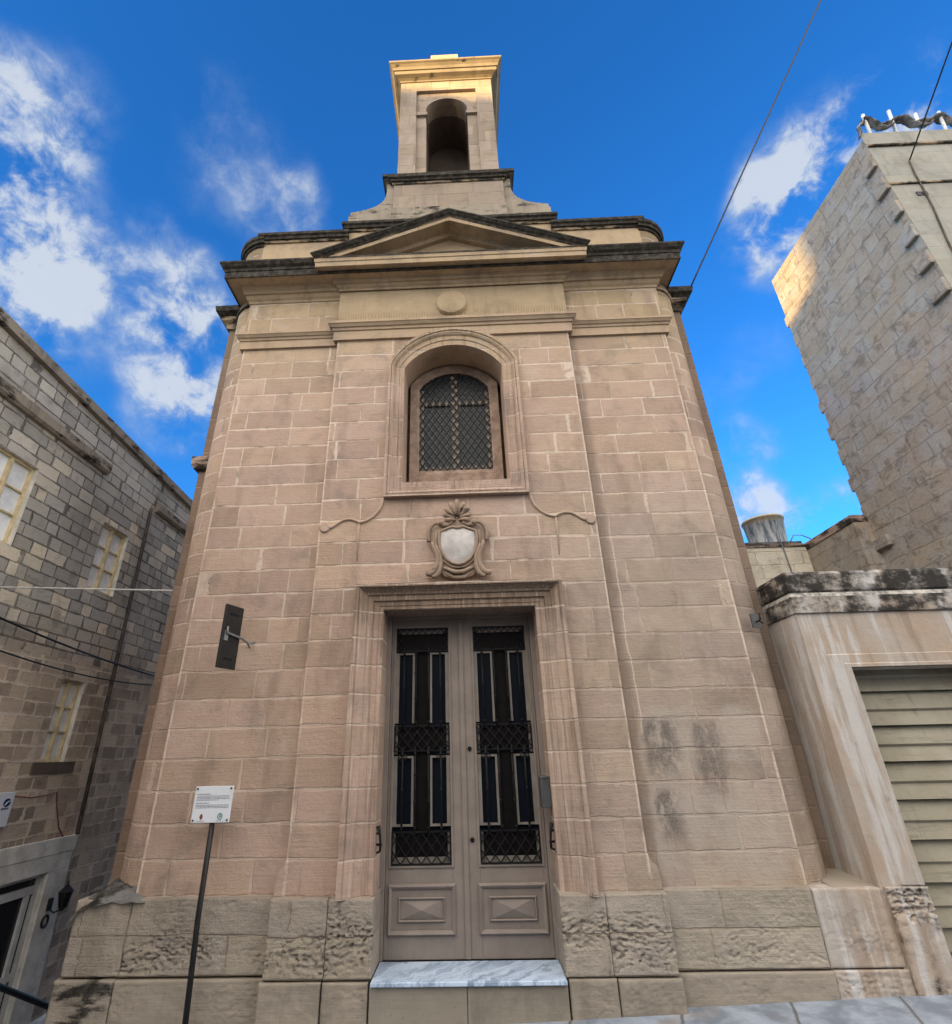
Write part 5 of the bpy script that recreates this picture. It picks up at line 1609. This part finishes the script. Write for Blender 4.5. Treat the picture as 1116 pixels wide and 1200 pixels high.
m.tube([(HX + 0.05, 3.00, 5.73), (HX + 0.05, 3.02, 5.2), (HX + 0.05, 3.12, 2.2), (HX + 0.05, 3.17, 0.82), (HX + 0.05, 3.18, 0.79)], 0.028, 8)
m.build('downpipe', M['pipe'], hs)

# lantern, wreath, sign on the house wall
ln = thing('wall_lantern', 'black carriage lantern on the pale door surround of the left house', 'lantern')
lx, ly, lz = HX + 0.17, 3.06, 0.0
m = MB()
m.box(HX + 0.045, HX + 0.062, 2.93, 3.01, -0.03, 0.10)
m.tube([(HX + 0.06, 2.97, -0.02), (HX + 0.11, 3.0, -0.06), (lx, ly, -0.035)], 0.010, 8)
m.build('bracket', M['black'], ln)
m = MB()
for i in range(6):
    t0 = 2 * math.pi * i / 6
    c0, s0 = math.cos(t0), math.sin(t0)
    m.tube([(lx + 0.045 * c0, ly + 0.045 * s0, lz - 0.02), (lx + 0.085 * c0, ly + 0.085 * s0, lz + 0.15)], 0.006, 6)
    t1 = 2 * math.pi * (i + 1) / 6
    c1, s1 = math.cos(t1), math.sin(t1)
    m.add([(lx + 0.10 * c0, ly + 0.10 * s0, lz + 0.15), (lx + 0.10 * c1, ly + 0.10 * s1, lz + 0.15), (lx + 0.03 * c1, ly + 0.03 * s1, lz + 0.215), (lx + 0.03 * c0, ly + 0.03 * s0, lz + 0.215)])
    m.add([(lx + 0.10 * c0, ly + 0.10 * s0, lz + 0.15), (lx + 0.10 * c1, ly + 0.10 * s1, lz + 0.15), (lx, ly, lz + 0.145)])
m.tube([(lx, ly, lz + 0.21), (lx, ly, lz + 0.235), (lx, ly, lz + 0.25), (lx, ly, lz + 0.28)], [0.028, 0.012, 0.016, 0.004], 8)
m.tube([(lx, ly, lz - 0.02), (lx, ly, lz - 0.035), (lx, ly, lz - 0.06)], [0.05, 0.03, 0.008], 8)
m.build('cage', M['black'], ln)
m = MB()
m.tube([(lx, ly, lz - 0.015), (lx, ly, lz + 0.145)], [0.040, 0.075], 6, smooth=False)
m.build('lantern_glass', M['housedark'], ln)
wr = MB()
wr.tube([(HX + 0.055, 2.955 + 0.052 * math.cos(t), -0.138 + 0.062 * math.sin(t)) for t in [2 * math.pi * k / 16 for k in range(16)]], 0.014, 8, closed=True)
tag(wr.build('house_number_ring', M['black']), 'small dark oval ring fixed below the lantern on the pale surround', 'door plaque')

sg = thing('wall_sign', 'white sign with dark blue round logo at the left edge of the photo', 'sign')
m = MB()
m.obox((HX + 0.05, 1.55, 1.205), (0.012, 0, 0), (0, 0.30, 0), (0, 0, 0.18))
m.build('panel', M['signwhite'], sg, bevel=0.004)
m = MB()
m.grid(lambda a, b: (HX + 0.0645, 1.76 + 0.052 * b * math.cos(2 * math.pi * a), 1.275 + 0.045 * b * math.sin(2 * math.pi * a)), 20, 2, 0)
for i in range(5):
    m.box(HX + 0.0622, HX + 0.0645, 1.70 + 0.022 * i, 1.715 + 0.022 * i, 1.205, 1.222)
m.build('logo', M['blueink'], sg)
m = MB()
m.tube([(HX + 0.0665, 1.735, 1.25), (HX + 0.0665, 1.76, 1.28), (HX + 0.0665, 1.795, 1.292)], 0.006, 6)
m.build('logo_stroke', M['signwhite'], sg)

# wires
m = MB()
m.tube([(HX + 0.02, 1.86, 1.34), (HX + 0.03, 2.15, 1.30), (HX + 0.03, 2.40, 1.31), (HX + 0.02, 2.60, 1.335), (HX + 0.03, 2.66, 1.15), (HX + 0.03, 2.80, 0.90), (HX + 0.03, 2.98, 0.74), (HX + 0.03, 3.15, 0.64)], 0.008, 6)
tag(m.build('sign_wire', M['redwire']), 'thin reddish wire hanging from the white sign over the house door', 'wire')


def cable(name, a, b, sag, rad, mat, label, n=24, extra=None):
    a = Vector(a); b = Vector(b)
    P_ = [a.lerp(b, i / n) - Vector((0, 0, sag * 4 * (i / n) * (1 - i / n))) for i in range(n + 1)]
    m_ = MB(); m_.tube(P_, rad, 6)
    return tag(m_.build(name, mat), label, 'cable')


cable('overhead_cable', (-5.49, 0.62, 3.572), (-3.2, 0.452, 3.408), 0.0, 0.010, M['whitecable'], 'white cable strung across the alley to the chapel side')
cable('wall_cable', (HX + 0.07, -2.2, 3.72), (HX + 0.07, 4.6, 3.02), 0.16, 0.013, M['black'], 'upper of two black cables sagging along the left house wall')
cable('wall_cable', (HX + 0.06, -2.2, 3.50), (HX + 0.06, 4.6, 2.92), 0.33, 0.010, M['black'], 'lower, more sagging black cable on the left house wall')
_c1 = Vector((0.086, -5, 1.7)) + Vector((0.45783233, 0.3202781, 0.82934402)) * 12.0
_e1 = Vector((3.3, 0.40, 7.45))
cable('overhead_cable', tuple(_e1 + (_c1 - _e1) * 2.2), tuple(_e1), 0.0, 0.011, M['black'], 'black cable rising from the chapel right corner across the sky')
_c2 = Vector((0.086, -5, 1.7)) + Vector((0.58643547, 0.330589, 0.7394622)) * 12.0
_e2 = Vector((7.071, 0.085, 9.778))
cable('overhead_cable', tuple(_e2 + (_c2 - _e2) * 3.0), tuple(_e2), 0.0, 0.011, M['black'], 'black cable running from the tall house front up to the top edge')

# hand rail of the alley steps
hr = thing('hand_rail', 'black iron hand rail descending the alley steps', 'hand rail')
m = MB()
m.tube([(-4.2, -1.3, 0.92), (-4.2, 0.797, -0.11), (-4.2, 1.57, -0.512), (-4.2, 1.60, -0.53)], 0.024, 10)
m.build('rail', M['black'], hr)
for y, zt in ((-1.2, 0.87), (0.30, 0.135), (1.555, -0.505)):
    m = MB(); m.tube([(-4.2, y, zt), (-4.2, y, zt - 1.05)], 0.020, 10); m.build('post', M['black'], hr)

# corrugated hose by the left corner of the chapel
m = MB()
P_ = []; rs_ = []
for i in range(61):
    t = i / 60
    P_.append((-3.47 + 0.02 * math.sin(t * 3), 0.98 - 0.06 * t, 0.86 - 0.26 * t)); rs_.append(0.024 + (0.006 if i % 4 < 2 else 0))
m.tube(P_, rs_, 10)
tag(m.build('corrugated_hose', M['hose']), 'short pale corrugated hose standing on the grey cement at the chapel left corner', 'hose')

# ================================================================== INFORMATION SIGN
isg = thing('information_sign', 'white information panel on a slim black post before the left bay', 'sign')
YS = -0.20
sx0, sx1, sz0, sz1 = -2.240, -1.922, 1.225, 1.490
lean = -0.004
m = MB()
m.box(sx0, sx1, YS - 0.006, YS + 0.006, sz0, sz1)
m.build('panel', M['signwhite'], isg, bevel=0.003)
m = MB()
m.tube([(-2.072, YS + 0.028, 1.46), (-2.070, YS + 0.028, 0.6), (-2.04, YS + 0.028, -0.12)], 0.021, 12)
m.box(-2.16, -1.99, YS + 0.0065, YS + 0.014, 1.30, 1.32); m.box(-2.16, -1.99, YS + 0.0065, YS + 0.014, 1.43, 1.45)
m.build('post', M['black'], isg)
for x in (sx0 + 0.018, sx1 - 0.018):
    for z in (sz0 + 0.018, sz1 - 0.018):
        m = MB(); m.tube([(x, YS - 0.006, z), (x, YS - 0.012, z)], 0.0075, 10); m.build('screw', M['black'], isg)
m = MB()
rr = random.Random(3)
def text_line(z, x0, x1, hgt):
    x = x0
    while x < x1:
        wl = rr.uniform(0.008, 0.026)
        m.box(x, min(x + wl, x1), YS - 0.0074, YS - 0.0062, z - hgt / 2, z + hgt / 2)
        x += wl + 0.0045
text_line(1.432, sx0 + 0.022, sx0 + 0.135, 0.005)
for z in (1.4185, 1.4085, 1.3985): text_line(z, sx0 + 0.022, sx1 - 0.022, 0.0036)
text_line(1.3885, sx0 + 0.022, sx0 + 0.205, 0.0036)
m.build('text', M['ink'], isg); m = MB()
text_line(1.367, sx0 + 0.022, sx0 + 0.130, 0.005)
for z in (1.3525, 1.3425, 1.3325): text_line(z, sx0 + 0.022, sx1 - 0.022, 0.0036)
m.build('text', M['ink'], isg); m = MB()
text_line(1.2375, sx0 + 0.050, sx0 + 0.110, 0.003); m.build('text', M['ink'], isg); m = MB()
text_line(1.2375, sx1 - 0.105, sx1 - 0.055, 0.003)
m.build('text', M['ink'], isg)
m = MB()
m.grid(lambda a, b: (sx0 + 0.082 + 0.013 * b * math.cos(2 * math.pi * a), YS - 0.0072, 1.268 + 0.021 * b * math.sin(2 * math.pi * a)), 16, 2, 0)
m.build('crest_emblem', M['red'], isg)
m = MB()
m.tube([(sx1 - 0.080 + 0.018 * math.cos(t), YS - 0.0066, 1.270 + 0.020 * math.sin(t)) for t in [2 * math.pi * k / 20 for k in range(20)]], 0.004, 6, closed=True)
m.grid(lambda a, b: (sx1 - 0.080 + 0.008 * b * math.cos(2 * math.pi * a), YS - 0.0072, 1.270 + 0.009 * b * math.sin(2 * math.pi * a)), 12, 2, 0)
m.build('round_emblem', M['green'], isg)

# ================================================================== FLAT LAMP ON A BRACKET
fl_ = thing('wall_floodlight', 'flat black upright floodlight panel on a bracket arm, left bay', 'floodlight')
pc = Vector((-2.092, -0.35, 2.705))
ax = Vector((0.0375, 0.10, 0.0)).normalized()
nx_ = Vector((ax.y, -ax.x, 0))
m = MB()
m.obox(pc, ax * 0.108, nx_ * 0.012, Vector((0, 0, 0.283)))
m.build('panel', M['black'], fl_, bevel=0.006)
for dz in (0.20, -0.20):
    m = MB(); m.obox(pc + nx_ * 0.0135 + Vector((0, 0, dz)), ax * 0.045, nx_ * 0.003, Vector((0, 0, 0.010)))
    m.build('vent_slot', M['iron'], fl_)
m = MB()
st0 = pc + nx_ * 0.03 - ax * 0.075 + Vector((0, 0, 0.02))
m.tube([st0 + Vector((0, 0, 0.055)), st0 + Vector((0.003, 0, 0.02)), st0, (-2.022, -0.25, 2.703), (-2.028, -0.12, 2.695), (-2.045, -0.05, 2.69)], [0.007, 0.009, 0.011, 0.011, 0.011, 0.010], 8)
m.tube([(-2.045, -0.05, 2.69), (-2.03, -0.02, 2.71), (-2.00, 0.004, 2.72)], 0.008, 8)
m.tube([(-2.045, -0.05, 2.69), (-2.05, 0.004, 2.67)], 0.009, 8)
m.obox(pc + nx_ * 0.016 - ax * 0.065 + Vector((0, 0, 0.0)), ax * 0.02, nx_ * 0.005, Vector((0, 0, 0.045)))
m.build('bracket_arm', M['greymetal'], fl_)

# grey box on the right door jamb
bx = thing('letter_box', 'narrow grey metal letter box on the right jamb of the chapel door', 'letter box')
m = MB()
m.box(0.652, 0.734, -0.055, 0.055, 1.27, 1.485)
m.build('case', M['boxgrey'], bx, bevel=0.006)
m = MB()
m.obox((0.693, 0.0, 1.497), (0.043, 0, 0.003), (0, 0.06, 0), (-0.001, 0, 0.010))
m.build('lid', M['boxgrey'], bx, bevel=0.004)

# ================================================================== HOUSES ACROSS THE STREET (behind the camera; tall ones shaped for the shade, low ones added to cut skylight)
def far_house(name, label, x0, x1, z_l, z_r, yf=-31.2, yb=-40.0):
    h_ = thing(name, label, 'house', group=None)
    m_ = MB()
    m_.add([(x0, yf, -4), (x1, yf, -4), (x1, yf, z_r), (x0, yf, z_l)]); m_.add([(x0, yb, -4), (x1, yb, -4), (x1, yb, z_r), (x0, yb, z_l)])
    m_.add([(x0, yf, -4), (x0, yb, -4), (x0, yb, z_l), (x0, yf, z_l)]); m_.add([(x1, yf, -4), (x1, yb, -4), (x1, yb, z_r), (x1, yf, z_r)])
    m_.add([(x0, yf, z_l), (x1, yf, z_r), (x1, yb, z_r), (x0, yb, z_l)])
    m_.build('wall', M['chapel'], h_)
    nwx = max(1, int((x1 - x0) / 3))
    for i in range(nwx):
        for k in range(4):
            xc = x0 + (x1 - x0) * (i + 0.5) / nwx; zc = 1.6 + k * 3.4
            if zc + 1 > min(z_l, z_r): continue
            w_ = MB(); w_.box(xc - 0.5, xc + 0.5, yf - 0.02, yf + 0.03, zc, zc + 1.6); w_.build('window', M['darkglass'], h_)


far_house('shading_house', 'unseen low row house added to cut low skylight, brown limestone', -16.0, 3.0, 4.9, 5.1, yf=-12.0, yb=-18.0)
far_house('shading_house', 'second unseen low row house added to cut low skylight, beside the first', 3.05, 20.0, 5.3, 5.3, yf=-12.0, yb=-18.0)
far_house('shading_house', 'broad unseen limestone house across the street, shaped to shade the chapel', -19.55, -2.0, 19.3, 19.3, yb=-34.0)
far_house('shading_house', 'lower unseen limestone house between two taller ones, shaped to let sun past', -23.6, -19.60, 17.65, 17.65, yb=-33.0)
far_house('shading_house', 'tall unseen limestone house across the street, parapet sloped to shape the shadow', -46.0, -23.65, 25.3, 19.62, yb=-32.4)
